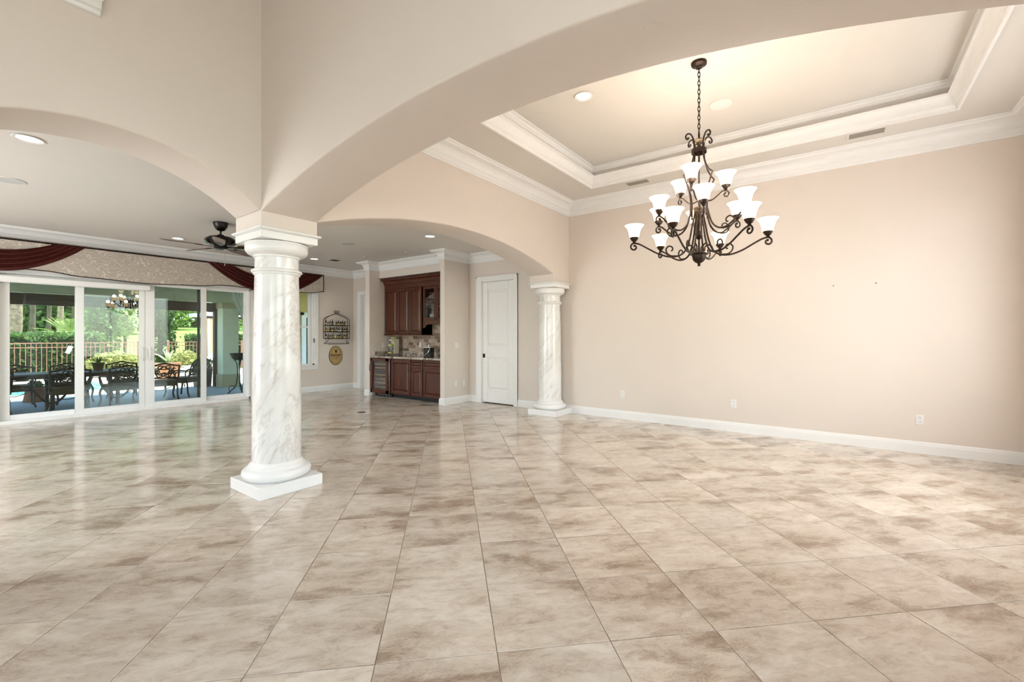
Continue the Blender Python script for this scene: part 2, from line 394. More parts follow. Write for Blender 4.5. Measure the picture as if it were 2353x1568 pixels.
def tile_geo(mb, q):
    n = len(q); cx = sum(p[0] for p in q)/n; cy_ = sum(p[1] for p in q)/n
    def inset(e, z): return [(p[0]+(cx-p[0])*e, p[1]+(cy_-p[1])*e, z) for p in q]
    vs = inset(0, -.01)+inset(0, -.0012)+inset(.006, 0)
    fs = [tuple(range(2*n, 3*n))]
    for k in range(2):
        for a in range(n): b = (a+1) % n; fs.append((k*n+a, k*n+b, (k+1)*n+b, (k+1)*n+a))
    mb.add(vs, fs)
sq = [tuple(ci*(a*HT)+cj*(b*HT)) for a, b in ((-1, -1), (1, -1), (1, 1), (-1, 1))]
mbt = MB(); tile_geo(mbt, sq); tile_me = mbt.mesh('tile', False)
rest = MB(); cnt = 0
for d, c, q, whole in tiles:
    if cnt < 300 and d < 90:
        if whole: link('tile', tile_me, 'tile', floor, (c.x, c.y, 0))
        else:
            m_ = MB(); tile_geo(m_, [(p[0]-c.x, p[1]-c.y) for p in q]); m_.build('tile', 'tile', floor, (c.x, c.y, 0), smooth=False)
        cnt += 1
    else: tile_geo(rest, q)
setp(rest.build('tiles', 'tile', floor, smooth=False), kind='stuff')

# ------------------------------------------------------------------ arched walls
def archz(t, c, half, spring, apex):
    s_ = apex-spring; rr = (half*half+s_*s_)/(2*s_); return apex-rr+math.sqrt(max(rr*rr-(t-c)**2, 0))
def arch_wall(name, axis, t0, t1, segs, ztop, mat='wall', bev=.016):
    """segs: (a, b, bottom) solid, or (a, b, 'arch', spring, apex)"""
    cols = []
    for sg in segs:
        a, b = sg[0], sg[1]
        if sg[2] == 'arch':
            n = 48; c = (a+b)/2; h = (b-a)/2
            for k in range(n):
                p, q = a+(b-a)*k/n, a+(b-a)*(k+1)/n
                cols.append((p, q, archz(p, c, h, sg[3], sg[4]), archz(q, c, h, sg[3], sg[4])))
        else: cols.append((a, b, sg[2], sg[2]))
    bm = bmesh.new()
    def V(p, t, z): return bm.verts.new((p, t, z) if axis == 'x' else (t, p, z))
    def F(*v): bm.faces.new(v)
    zm = max(max(c[2], c[3]) for c in cols)+.05
    for k, (p, q, zp, zq) in enumerate(cols):
        for t in (t0, t1):
            F(V(p, t, zp), V(q, t, zq), V(q, t, ztop), V(p, t, ztop))
        F(V(p, t0, zp), V(q, t0, zq), V(q, t1, zq), V(p, t1, zp))
        F(V(p, t0, ztop), V(q, t0, ztop), V(q, t1, ztop), V(p, t1, ztop))
        if k == 0 : F(V(p, t0, zp), V(p, t1, zp), V(p, t1, ztop), V(p, t0, ztop))
        if k == len(cols)-1: F(V(q, t0, zq), V(q, t1, zq), V(q, t1, ztop), V(q, t0, ztop))
        else:
            z2 = cols[k+1][2]
            if abs(z2-zq) > 1e-4: F(V(q, t0, zq), V(q, t1, zq), V(q, t1, z2), V(q, t0, z2))
    bmesh.ops.remove_doubles(bm, verts=bm.verts, dist=1e-5)
    # merge the split pier sides so that the jamb is one face
    bmesh.ops.recalc_face_normals(bm, faces=bm.faces)
    ed = [e for e in bm.edges if len(e.link_faces) == 2 and e.calc_face_angle(0) > R(50) and max(v.co.z for v in e.verts) < zm]
    bmesh.ops.bevel(bm, geom=ed, offset=bev, segments=3, affect='EDGES', profile=.5)
    me = bpy.data.meshes.new(name); bm.to_mesh(me); bm.free()
    me.polygons.foreach_set('use_smooth', [True]*len(me.polygons)); me.set_sharp_from_angle(angle=R(32))
    o = link(name, me, mat); o['kind'] = 'structure'; return o
SP, AP = 2.405, 2.75
arch_wall('wall_dining_arch', 'x', YN, YF, [(XF, 6.42, 'arch', SP, 2.735), (6.42, XR, ABT)], 4.3)
arch_wall('wall_front_arch', 'y', XW, XF, [(YB, -.72, 0), (-.72, YN, 'arch', SP, 2.76), (YN, YF, ABT)], ZFO)
arch_wall('wall_left_arch', 'x', YN, YF, [(XL, -.17, 0), (-.17, XW, 'arch', SP, 2.752)], ZFO)

# plain walls -----------------------------------------------------------
def box_struct(name, mat, *b, **kw):
    m = MB()
    for q in b: m.box(*q)
    return struct(m, name, mat, **kw)
T = .15
DY0, DY1, DZ = 5.08, 5.89, 2.47     # pantry door opening
HY0, HY1, HZ = 8.9, 9.98, 2.42      # hall doorway opening
box_struct('wall_right', 'wall', (XR, XR+T, YE-T, DY0, 0, 4.3), (XR, XR+T, DY0, DY1, DZ, 4.3), (XR, XR+T, DY1, HY0, 0, 4.3),
           (XR, XR+T, HY0, HY1, HZ, 4.3), (XR, XR+T, HY1, YS+T, 0, 4.3))
SX0, SX1, SZ = .70, 4.39, 2.36      # sliding door opening
WX0, WX1, WZ0, WZ1 = 4.86, 5.87, .66, 2.5  # window opening
box_struct('wall_back', 'wall', (XL-T, SX0, YS, YS+.2, -.2, 3.3), (SX0, SX1, YS, YS+.2, SZ, 3.3), (SX1, WX0, YS, YS+.2, -.2, 3.3),
           (WX0, WX1, YS, YS+.2, WZ1, 3.3), (WX0, WX1, YS, YS+.2, -.2, WZ0), (WX1, XR+T, YS, YS+.2, -.2, 3.3))
# living room left wall and foyer walls with windows added for daylight, dining end wall with window (all beyond the frame)
box_struct('wall_left', 'wall', (XL-T, XL, YB-T, -1.9, 0, ZFO), (XL-T, XL, -1.9, 1.5, 0, .4), (XL-T, XL, -1.9, 1.5, 2.8, ZFO), (XL-T, XL, 1.5, 5.4, 0, ZFO), (XL-T, XL, 9.2, YS, 0, ZFO), (XL-T, XL, 5.4, 9.2, 0, .4), (XL-T, XL, 5.4, 9.2, 2.8, ZFO))
box_struct('wall_front', 'wall', (XL-T, -2.0, YB-T, YB, 0, ZFO), (1.6, XF, YB-T, YB, 0, ZFO), (-2.0, 1.6, YB-T, YB, 0, .25), (-2.0, 1.6, YB-T, YB, 4.35, ZFO))
box_struct('wall_dining_end', 'wall', (XF, 3.65, YE-T, YE, 0, 4.3), (6.35, XR, YE-T, YE, 0, 4.3), (3.65, 6.35, YE-T, YE, 0, .55), (3.65, 6.35, YE-T, YE, 2.95, 4.3))
def window_unit(name, axis, c, a0, a1, z0, z1, d=.12, nx=2, nz=1, fw=.06):
    """white frame with muntins and one pane, set in an opening"""
    f = MB()
    def bx(p, q, za, zb, dd=0):
        (f.box(p, q, c+dd, c+d-dd, za, zb) if axis == 'x' else f.box(c+dd, c+d-dd, p, q, za, zb))
    bx(a0, a0+fw, z0, z1); bx(a1-fw, a1, z0, z1); bx(a0, a1, z0, z0+fw); bx(a0, a1, z1-fw, z1)
    for k in range(1, nx): p = a0+(a1-a0)*k/nx; bx(p-.02, p+.02, z0, z1, .03)
    for k in range(1, nz): z = z0+(z1-z0)*k/nz; bx(a0, a1, z-.02, z+.02, .03)
    o = struct(f, name, 'white')
    g = MB(); h = c+d/2
    (g.box(a0+fw, a1-fw, h-.003, h+.003, z0+fw, z1-fw) if axis == 'x' else g.box(h-.003, h+.003, a0+fw, a1-fw, z0+fw, z1-fw))
    g.build('pane', 'glass', o); return o
window_unit('added_window_3', 'y', XL-.14, 5.4, 9.2, .4, 2.8, nx=3)  # added to bring cool daylight into the living room
window_unit('added_window_6', 'y', XL-.14, -1.9, 1.5, .4, 2.8, nx=3)  # added to light the far wall through the wide arch
window_unit('added_window_4', 'x', YB-.14, -2.0, 1.6, .25, 4.35, nx=3, nz=3)  # added behind the camera as a daylight source for the foyer
window_unit('window_5', 'x', YE-.14, 3.65, 6.35, .55, 2.95, nx=3)

# bar niche walls
NX = 6.22; NY0, NY1 = 6.355, 8.635; PX0, PX1 = 6.235, 8.785
box_struct('wall_niche', 'wall', (NX, XR, PX0, NY0, 0, ZL), (NX, XR, NY1, PX1, 0, ZL), (6.5, XR, NY0, NY1, 2.7, ZL), bevel=.012)

# ceilings
box_struct('ceiling', 'ceil', (XL-T, XR+T, YF, YS+T, ZL, ZL+.2))
OX0, OX1, OY0, OY1 = 2.81, 6.37, -.98, 3.14
m = MB(); th = ZT+.15
m.box(XF, OX0, YE, YN, ZD, th).box(OX1, XR, YE, YN, ZD, th).box(OX0, OX1, YE, OY0, ZD, th).box(OX0, OX1, OY1, YN, ZD, th).box(OX0, OX1, OY0, OY1, ZT, th)
struct(m, 'ceiling', 'ceil')
box_struct('ceiling', 'ceil', (XL-T, XF, YB-T, YF, ZFO, ZFO+.15))

# ------------------------------------------------------------------ mouldings
def crown(p, h, z):
    return [(0, z-h), (.012, z-h), (.014, z-h*.90), (.022, z-h*.88), (.024, z-h*.62), (.034, z-h*.60), (.036, z-h*.55)] + \
           [(.036+(p*.80-.036)*(1-math.cos(R(a))), z-h*.55+(h*.55-h*.18)*math.sin(R(a))) for a in (15, 30, 45, 60, 75, 90)] + \
           [(p*.83, z-h*.16), (p*.86, z-h*.10), (p*.97, z-h*.08), (p, z-h*.03), (p, z), (0, z)]
DR = [(XR, YE), (XR, YN), (XF, YN), (XF, YE)]
struct(sweep(DR, crown(.19, .215, ZD), True), 'trim_1', 'white', ang=25)
TR = [(OX1, OY0), (OX1, OY1), (OX0, OY1), (OX0, OY0)]
low = [(-.012, ZD-.012), (.012, ZD-.012), (.012, ZD+.02), (.022, ZD+.025), (.022, ZD+.036), (.03, ZD+.04), (.03, ZD+.05)] + \
      [(.03+.05*(1-math.cos(R(a))), ZD+.05+.09*math.sin(R(a))) for a in (18, 36, 54, 72, 90)]+[(.09, ZD+.145), (.09, ZD+.155), (-.012, ZD+.155)]
struct(sweep(TR, low, True), 'trim_2', 'white', ang=25)
struct(sweep(TR, crown(.085, .065, ZT), True), 'trim_3', 'white', ang=25)
lp = [(XL, YF), (XR, YF), (XR, PX0), (NX, PX0), (NX, NY0), (6.5, NY0), (6.5, NY1), (NX, NY1), (NX, PX1), (XR, PX1), (XR, YS), (XL, YS)]
struct(sweep(lp, crown(.15, .185, ZL), True), 'trim_4', 'white', ang=25)
BBP = [(0, 0), (.016, 0), (.016, .098), (.013, .103), (.013, .112), (.010, .116), (.010, .124), (.006, .13), (.004, .137), (0, .137)]
def baseboard(name, path): return struct(sweep(path, BBP), name, 'white', ang=25)
baseboard('baseboard_right', [(XR, YE), (XR, DY0-.1)])
baseboard('baseboard_bar', [(XR, DY1+.14), (XR, PX0), (NX, PX0), (NX, NY0), (NX+.12, NY0)])
baseboard('baseboard_pier', [(NX+.08, NY1), (NX, NY1), (NX, PX1), (XR, PX1), (XR, HY0-.1)])
baseboard('baseboard_back', [(XR, HY1+.1), (XR, YS), (SX1+.1, YS)])
baseboard('baseboard_left', [(SX0-.1, YS), (XL, YS), (XL, YF), (-.17, YF)])
baseboard('baseboard_foyer', [(-.17, YN), (XL, YN), (XL, YB), (XW, YB), (XW, -.72)])
baseboard('baseboard_dining_end', [(XF, YE), (XR, YE)])
# high window casing on the foyer wall (top left of the view)
m = MB(); m.box(-1.6, .745, YN-.045, YN, 3.52, 4.9)
m.prism([(YN, 3.43), (YN-.02, 3.435), (YN-.028, 3.45), (YN-.028, 3.458), (YN-.05, 3.463), (YN-.052, 3.49), (YN-.062, 3.497), (YN-.062, 3.515), (YN, 3.52)], -1.6, .735, 'x')
struct(m, 'trim_5', 'white', bevel=.003)

# ------------------------------------------------------------------ doors
def casing(mb, x, y0, y1, z, cw=.1, d=.022):
    pr = lambda a, b, c_, e: mb.box(x-d, x, a, b, c_, e)
    pr(y0-cw, y0, 0, z+cw); pr(y1, y1+cw+.04, 0, z+cw); pr(y0, y1, z, z+cw)
    mb.box(x-d-.008, x, y0-cw, y0-cw+.025, 0, z+cw); mb.box(x-d-.008, x, y1+cw+.015, y1+cw+.04, 0, z+cw); mb.box(x-d-.008, x, y0-cw, y1+cw+.04, z+cw-.025, z+cw)
m = MB(); casing(m, XR, DY0, DY1, DZ)
m.box(XR, XR+.14, DY0-.001, DY0+.012, 0, DZ).box(XR, XR+.14, DY1-.012, DY1+.001, 0, DZ).box(XR, XR+.14, DY0, DY1, DZ-.012, DZ)
struct(m, 'trim_6', 'white', bevel=.003)
d1 = struct(MB().box(XR+.035, XR+.07, DY0+.014, DY1-.014, .018, DZ-.015), 'door_1', 'white')
m = MB()  # stiles and rails stand proud of the recessed panels
x0, x1 = XR+.014, XR+.036; ya, yb = DY0+.014, DY1-.014
for q in ((ya, ya+.125, .018, DZ-.015), (yb-.125, yb, .018, DZ-.015), (ya+.125, yb-.125, .018, .27), (ya+.125, yb-.125, .93, 1.16), (ya+.125, yb-.125, DZ-.18, DZ-.015)): m.box(x0, x1, *q)
m.build('stile_frame', 'white', d1, bevel=.006)
for za, zb in ((.27, .93), (1.16, DZ-.18)):
    a0, a1, b0, b1 = ya+.15, yb-.15, za+.025, zb-.025; i_ = .03; xx = XR+.034
    MB().add([(xx, a0, b0), (xx, a1, b0), (xx, a1, b1), (xx, a0, b1), (xx-.014, a0+i_, b0+i_), (xx-.014, a1-i_, b0+i_), (xx-.014, a1-i_, b1-i_), (xx-.014, a0+i_, b1-i_)],
             [(0, 1, 5, 4), (1, 2, 6, 5), (2, 3, 7, 6), (3, 0, 4, 7), (4, 5, 6, 7)]).build('panel', 'white', d1, smooth=False)
MB().box(XR+.004, XR+.015, DY1-.075, DY1-.02, .92, 1.0).build('handle', 'blackmatte', d1, bevel=.003)
box_struct('door_gap_shade', 'darkvoid', (XR+.07, XR+.14, DY0, DY1, 0, DZ))  # backing block; shade in the gaps round the door put into its near-black colour
m = MB(); casing(m, XR, HY0, HY1, HZ)
m.box(XR, XR+.14, HY0-.001, HY0+.012, 0, HZ).box(XR, XR+.14, HY1-.012, HY1+.001, 0, HZ).box(XR, XR+.14, HY0, HY1, HZ-.012, HZ)
struct(m, 'trim_8', 'white', bevel=.003)
d2 = struct(MB().box(XR+.08, XR+.115, HY0+.014, HY1-.014, .012, HZ-.014), 'door_2', 'white')
for za, zb in ((.25, .9), (1.15, 2.25)): MB().box(XR+.07, XR+.081, HY0+.15, HY1-.15, za, zb).build('panel', 'white', d2, bevel=.006)

# ------------------------------------------------------------------ sliding doors and window
fr = MB(); fy0, fy1 = YS-.03, YS+.13
fr.box(SX0-.1, SX0, YS-.022, YS, 0, SZ+.1).box(SX1-.012, SX1+.06, YS-.022, YS, 0, SZ+.1).box(SX0-.1, SX1+.06, YS-.022, YS, SZ, SZ+.1)
fr.box(SX0, SX0+.1, fy0, fy1, 0, SZ).box(SX1-.035, SX1, fy0, fy1, 0, SZ).box(SX0, SX1, fy0, fy1, SZ-.03, SZ).box(SX0, SX1, fy0, fy1, -.15, .05)
fr.box(SX0, SX1, YS+.09, fy1, -.15, .04)
sld = struct(fr, 'door_3', 'white', bevel=.004)
def slide_panel(x0, x1, gx0, gx1, y, zb, zt):
    p = MB(); p.box(x0, gx0, y, y+.045, zb, zt).box(gx1, x1, y, y+.045, zb, zt).box(gx0, gx1, y, y+.045, zb, .128).box(gx0, gx1, y, y+.045, 2.295, zt)
    o = p.build('door_panel', 'white', sld, bevel=.004)
    MB().box(gx0-.005, gx1+.005, y+.018, y+.026, .12, 2.3).build('pane', 'glass', o); return o
P1 = slide_panel(.79, 1.68, .925, 1.657, YS+.06, .045, 2.345)
P2 = slide_panel(1.657, 2.578, 1.759, 2.495, YS+.0, .045, 2.345)
P3 = slide_panel(2.582, 3.57, 2.723, 3.474, YS+.0, .045, 2.345)
P4 = slide_panel(3.55, 4.36, 3.57, 4.289, YS+.06, .045, 2.345)
for p, xx in ((P2, 2.535), (P3, 2.645)):
    pts = smoothpath([(xx, YS+.0, .92), (xx, YS-.04, .94), (xx, YS-.05, 1.03), (xx, YS-.04, 1.12), (xx, YS, 1.14)], 5)
    h = MB(); h.tube(pts, .012, 8); h.box(xx-.018, xx+.018, YS-.006, YS, .89, 1.17); h.build('handle', 'white', p)
MB().box(3.43, 3.474, YS+.062, YS+.075, .05, 2.33).build('screen_edge', 'screen', P3)
wf = MB(); c0 = .09
wf.box(WX0-c0, WX0, YS-.022, YS, WZ0-.0, WZ1+c0).box(WX1, WX1+c0, YS-.022, YS, WZ0, WZ1+c0).box(WX0, WX1, YS-.022, YS, WZ1, WZ1+c0)
wf.box(WX0-c0-.01, WX1+c0+.01, YS-.05, YS, WZ0-.03, WZ0).box(WX0-c0, WX1+c0, YS-.02, YS, WZ0-.11, WZ0-.03)
wf.box(WX0, WX0+.05, YS, YS+.12, WZ0, WZ1).box(WX1-.06, WX1, YS, YS+.12, WZ0, WZ1).box(WX0, WX1, YS, YS+.12, WZ0, WZ0+.03).box(WX0, WX1, YS, YS+.12, WZ1-.05, WZ1)
wf.box(5.735, 5.80, YS+.04, YS+.09, WZ0, WZ1)
wf.box(WX0, 5.75, YS+.05, YS+.08, 1.565, 1.6)
win = struct(wf, 'window_1', 'white', bevel=.003)
MB().box(WX0+.05, 5.74, YS+.062, YS+.068, WZ0+.03, WZ1-.05).build('pane', 'glass', win)
MB().box(5.83, 5.85, YS-.03, YS-.0, 1.2, 1.3).build('latch', 'chrome', win)

# ------------------------------------------------------------------ columns
def column(loc, label):
    e = empty('column', loc, label=label, cat='column')
    MB().box(-.2775, .2775, -.2775, .2775, 0, .10).build('plinth', 'white', e, bevel=.004)
    prof = [(.245, .10)]+[(.235+.047*math.cos(R(a)), .148+.047*math.sin(R(a))) for a in range(-80, 81, 16)] + \
           [(.237, .198), (.232, .203), (.232, .212), (.226, .216), (.226, .222), (.214, .232), (.206, .246), (.203, .252)]
    MB().lathe(prof, 64).build('base', 'white', e)
    pr = []
    for k in range(13):
        t = k/12; pr.append((.2025-.0235*(t**1.8), .25+t*1.655))
    MB().lathe(pr, 64).build('shaft', 'marble', e)
    MB().lathe([(.179, 1.905), (.19, 1.908), (.193, 1.915), (.19, 1.922), (.196, 1.925)]+[(.196+.012*math.cos(R(a)), 1.938+.013*math.sin(R(a))) for a in range(-80, 81, 20)]+[(.19, 1.955), (.179, 1.958)], 64).build('astragal', 'white', e)
    MB().lathe([(.179, 1.955), (.178, 2.06)], 64).build('neck', 'marble', e)
    MB().lathe([(.178, 2.055), (.187, 2.06), (.187, 2.072), (.195, 2.076)]+[(.195+.06*math.sin(R(a)), 2.135-.058*math.cos(R(a))) for a in range(0, 91, 10)]+[(.255, 2.15), (.25, 2.165), (.258, 2.17), (.258, 2.18), (.24, 2.19)], 64).build('echinus', 'white', e)
    m = MB(); m.box(-.248, .248, -.248, .248, 2.19, 2.25).frustum(0, 0, 2.25, 2.262, .25, .25, .272, .272).box(-.272, .272, -.272, .272, 2.262, ABT)
    m.build('abacus', 'white', e, bevel=.003)
    return e
column((1.98, 4.11, 0), 'white marble column in the foreground at the meeting of the two arches')
column((6.66, 4.085, 0), 'white marble column against the beige wall beside the white panel door')

# ------------------------------------------------------------------ ceiling fittings
def downlight(x, y, z, label, power=14, tilt=0):
    e = empty('recessed_light', (x, y, z), label=label, cat='ceiling light', group='recessed ceiling lights')
    MB().lathe([(.075, -.001), (.098, -.004), (.1, -.007), (.096, -.010), (.074, -.006)], 32, cap=False).build('trim_ring', 'white', e)
    MB().lathe([(.074, -.003), (.0005, -.0035)], 32, cap=False).build('lens', 'downlight', e)
    light('downlight_lamp', 'SPOT', (x, y, z-.03), power, (1, .96, .9), target=(x, y, 0), spot_size=R(120), spot_blend=.8, shadow_soft_size=.07)
downlight(.6, 5.58, ZL, 'recessed ceiling light near the left edge behind the left arch')
downlight(2.75, 9.2, ZL, 'recessed ceiling light to the left of the ceiling fan')
downlight(5.25, 9.24, ZL, 'recessed ceiling light just right of the foreground column, near a vent')
downlight(5.22, 5.57, ZL, 'recessed ceiling light above the bar under the middle arch')
downlight(4.38, 2.255, ZT, 'recessed light in the tray ceiling left of the chandelier', 30)
downlight(4.6, -.09, ZT, 'added recessed light in the tray ceiling, unseen behind the wide arch', 30)  # out of view; added to brighten the dining room
MT['ventgrille'] = plain('grey_speaker_cloth', (196, 196, 192), .8)
def speaker(x, y, z, label, r=.115):
    e = empty('ceiling_speaker', (x, y, z), label=label, cat='speaker', group='round ceiling speakers')
    MB().lathe([(r, 0), (r, -.005), (r-.008, -.008), (r-.012, -.006)], 40, cap=False).build('rim', 'ceil', e)
    MB().lathe([(r-.011, -.0065), (.0005, -.007)], 40, cap=False).build('grille', 'ventgrille' if z < 3.5 else 'outlet', e)
speaker(.64, 7.24, ZL, 'round ceiling speaker at the left edge below the left arch', .13)
speaker(4.75, 7.22, ZL, 'round ceiling speaker seen through the middle arch', .13)
speaker(5.46, 1.08, ZT, 'round speaker in the tray ceiling right of the chandelier chain', .13)
def vent(x, y, z, lx, ly, label, dark='ventslat', n=7):
    e = empty('air_vent', (x, y, z), label=label, cat='vent', group='ceiling air vents')
    m = MB(); f = .022
    m.box(-lx-f, lx+f, -ly-f, -ly, -.008, 0).box(-lx-f, lx+f, ly, ly+f, -.008, 0).box(-lx-f, -lx, -ly, ly, -.008, 0).box(lx, lx+f, -ly, ly, -.008, 0)
    m.build('vent_frame', 'ceil', e, bevel=.002)
    MB().box(-lx, lx, -ly, ly, -.002, 0).build('duct', 'blackmatte', e)
    for k in range(n):
        xx = -lx+2*lx*(k+.5)/n
        MB().add([(xx-.008, -ly, -.003), (xx+.008, -ly, -.009), (xx+.008, ly, -.009), (xx-.008, ly, -.003), (xx-.008, -ly, -.0015), (xx+.008, -ly, -.0075), (xx+.008, ly, -.0075), (xx-.008, ly, -.0015)],
                 [(0, 1, 2, 3), (4, 7, 6, 5), (0, 4, 5, 1), (1, 5, 6, 2), (2, 6, 7, 3), (3, 7, 4, 0)]).build('slat', dark, e)
MT['ventslat'] = plain('grey_vent_slat', (150, 144, 136), .5)
vent(6.535, 2.46, ZD, .07, .16, 'ceiling air vent left of the chandelier above the beige wall')
vent(6.51, -.25, ZD, .075, .16, 'ceiling air vent at the far right above the beige wall')
vent(5.6, 9.02, ZL, .10, .10, 'small dark ceiling vent above the wall bottle rack', 'screen')
for x, y, lb in ((5.75, 8.1, 'flush smoke detector on the ceiling left of the bar crown moulding'), (5.95, 7.0, 'flush smoke detector on the ceiling near the right end of the bar')):
    e = empty('smoke_detector', (x, y, ZL), label=lb, cat='smoke detector')
    MB().lathe([(.055, 0), (.055, -.008), (.04, -.014), (.001, -.015)], 24, cap=False).build('cover', 'ceil', e)
    MB().lathe([(.012, -.0145), (.001, -.019)], 12, cap=False).build('sensor', 'blackmatte', e)

# ------------------------------------------------------------------ electrical plates
def plate(loc, face, label, kind='outlet', wd=.072, ht=.115):
    rz = {'-x': -PI/2, '-y': 0, '+y': PI}[face]
    e = empty('wall_outlet' if kind == 'outlet' else 'light_switch', loc, rz, label, 'outlet' if kind == 'outlet' else 'switch')
    MB().box(-wd/2, wd/2, -.006, 0, -ht/2, ht/2).build('cover_plate', 'outlet', e, bevel=.002)
    if kind == 'outlet':
        for dz in (-.026, .026):
            s_ = MB().box(-.017, .017, -.0085, -.006, dz-.014, dz+.014).build('socket', 'outlet', e, bevel=.002)
            q = MB(); q.box(-.008, -.0055, -.0092, -.0085, dz-.002, dz+.008).box(.0055, .008, -.0092, -.0085, dz-.002, dz+.008).box(-.0025, .0025, -.0092, -.0085, dz-.010, dz-.006)
            q.build('slots', 'blackmatte', s_)
    elif kind == 'switch':
        n = 2 if wd > .1 else 1
        for k in range(n):
            xx = (k-(n-1)/2)*.046; MB().box(xx-.016, xx+.016, -.0095, -.006, -.033, .033).build('rocker', 'outlet', e, bevel=.003)
    return e
plate((XR, 2.865, .405), '-x', 'wall outlet nearest the far column, low on the beige wall')
plate((XR, 1.21, .4), '-x', 'wall outlet below the chandelier, low on the beige wall')
plate((XR, -.75, .39), '-x', 'wall outlet nearest the right edge, low on the beige wall')
plate((6.56, PX0, 1.17), '-y', 'white light switch plate on the wall between bar and door', 'switch', .118)
plate((6.545, PX0, .395), '-y', 'left of two low wall plates between bar and door')
plate((6.777, PX0, .393), '-y', 'right of two low wall plates between bar and door', 'blank')
plate((6.62, NY1, 1.14), '-y', 'wall outlet on the bar niche side wall left of the blender')
for y, z, lb in ((.062, 1.998, 'left of two tiny nails left in the blank beige wall'), (-.357, 2.002, 'right of two tiny nails left in the blank beige wall')):
    o = MB().lathe([(.004, 0), (.004, .012), (.006, .013), (.006, .015)], 8).build('nail', 'blackmatte', None, (XR+.002, y, z)); o.rotation_euler = (0, -PI/2, 0); setp(o, lb, 'nail')
e = empty('floor_outlet', (4.78, 6.86, .0), label='round brass floor outlet cover in the tiles before the bar', cat='floor outlet')
MB().lathe([(.07, 0), (.07, .004), (.062, .006), (.001, .006)], 28, cap=False).build('cover_ring', 'bronzegold', e)
MB().lathe([(.045, .006), (.043, .009), (.001, .009)], 28, cap=False).build('lid', 'bronze', e)

# ------------------------------------------------------------------ chandelier
CHX, CHY, CZ = 4.5, 1.086, 2.03
ch = empty('chandelier', (CHX, CHY, CZ), label='large three-tier bronze scroll chandelier with frosted bell shades hanging from the tray ceiling', cat='chandelier')
TH0 = math.atan2(-CHY, -CHX)       # direction towards the photographer
def rz_path(prof, th): c_, s_ = math.cos(th), math.sin(th); return [(p[0]*c_, p[0]*s_, p[1]) for p in prof]
def Z(z): return z-CZ
MB().lathe([(.02, Z(ZT)-.06), (.03, Z(ZT)-.055), (.035, Z(ZT)-.04), (.068, Z(ZT)-.026), (.072, Z(ZT)-.012), (.066, Z(ZT)-.008), (.066, Z(ZT))], 32).build('canopy', 'bronze', ch)
zt_, zb_ = Z(ZT)-.055, Z(3.315); nl = 15; L_ = (zt_-zb_)/nl
lk = MB(); pts = []
for k in range(20):
    a = 2*PI*k/20; pts.append((.0115*math.cos(a), 0, (L_*.66)*math.sin(a)))
lk.tube(pts, .0036, 6, True); lkm = lk.mesh('chain_link')
for k in range(nl):
    o = link('chain_link', lkm, 'bronze', ch, (0, 0, zt_-L_*(k+.5))); o.rotation_euler = (0, 0, TH0+R(25)+(PI/2 if k % 2 else 0))
pts = [(.02*math.cos(2*PI*k/20), 0, Z(3.285)+.035*math.sin(2*PI*k/20)) for k in range(20)]
MB().tube(pts, .005, 6, True).build('hanging_loop', 'bronze', ch)
MB().lathe([(.008, Z(3.25)), (.045, Z(3.245)), (.062, Z(3.23)), (.05, Z(3.215)), (.02, Z(3.205)), (.016, Z(3.19)), (.034, Z(3.165)), (.036, Z(3.15))], 24).build('crown_cap', 'bronzegold', ch)
MB().lathe([(.066, Z(3.155)), (.069, Z(3.155)), (.069, Z(3.118)), (.064, Z(3.118)), (.062, Z(3.13)), (.062, Z(3.15))], 32).build('ring_band', 'bronze', ch)
MB().tube([(0, 0, Z(3.2)), (0, 0, Z(2.09))], .0085, 10).build('centre_rod', 'bronze', ch)
for k in range(4):
    th = TH0+R(40+90*k)
    pr = smoothpath([(.055, Z(3.13), 0), (.055, Z(3.19), 0), (.066, Z(3.245), 0), (.095, Z(3.285), 0), (.130, Z(3.285), 0), (.150, Z(3.262), 0), (.146, Z(3.238), 0), (.130, Z(3.232), 0), (.122, Z(3.245), 0)], 5)
    m = MB().tube(rz_path(pr, th), [.0075]*(len(pr)-3)+[.008, .010, .010], 8)
    m.lathe([(.001, -.011), (.009, -.006), (.011, 0), (.009, .006), (.001, .011)], 10, (pr[-1][0]*math.cos(th), pr[-1][0]*math.sin(th), pr[-1][1]))
    m.build('top_scroll', 'bronze', ch)
    pr = smoothpath([(.06, Z(3.125), 0), (.064, Z(3.07), 0), (.090, Z(2.99), 0), (.130, Z(2.925), 0), (.178, Z(2.885), 0)], 5)
    pr2 = smoothpath([(.178, Z(2.885), 0), (.145, Z(2.82), 0), (.115, Z(2.735), 0), (.10, Z(2.64), 0), (.098, Z(2.5), 0)], 5)
    MB().tube(rz_path(pr+pr2[1:], th), .0075, 8).build('lyre_bar', 'bronze', ch)
MB().lathe([(.01, Z(2.60)), (.045, Z(2.595)), (.052, Z(2.58)), (.044, Z(2.565)), (.048, Z(2.555)), (.04, Z(2.54)), (.012, Z(2.53))], 24).build('collar', 'bronzegold', ch)
MB().lathe([(.01, Z(2.37)), (.03, Z(2.365)), (.034, Z(2.345)), (.03, Z(2.325)), (.036, Z(2.32)), (.03, Z(2.305)), (.008, Z(2.285))], 20).build('hub', 'bronze', ch)
MB().lathe([(.02, Z(2.175)), (.055, Z(2.17)), (.078, Z(2.155)), (.085, Z(2.147)), (.078, Z(2.14)), (.064, Z(2.137)), (.062, Z(2.12)), (.054, Z(2.09)), (.036, Z(2.07)), (.016, Z(2.06)), (.010, Z(2.053)), (.015, Z(2.043)), (.012, Z(2.034)), (.002, Z(2.03))], 32).build('finial_bowl', 'bronze', ch)
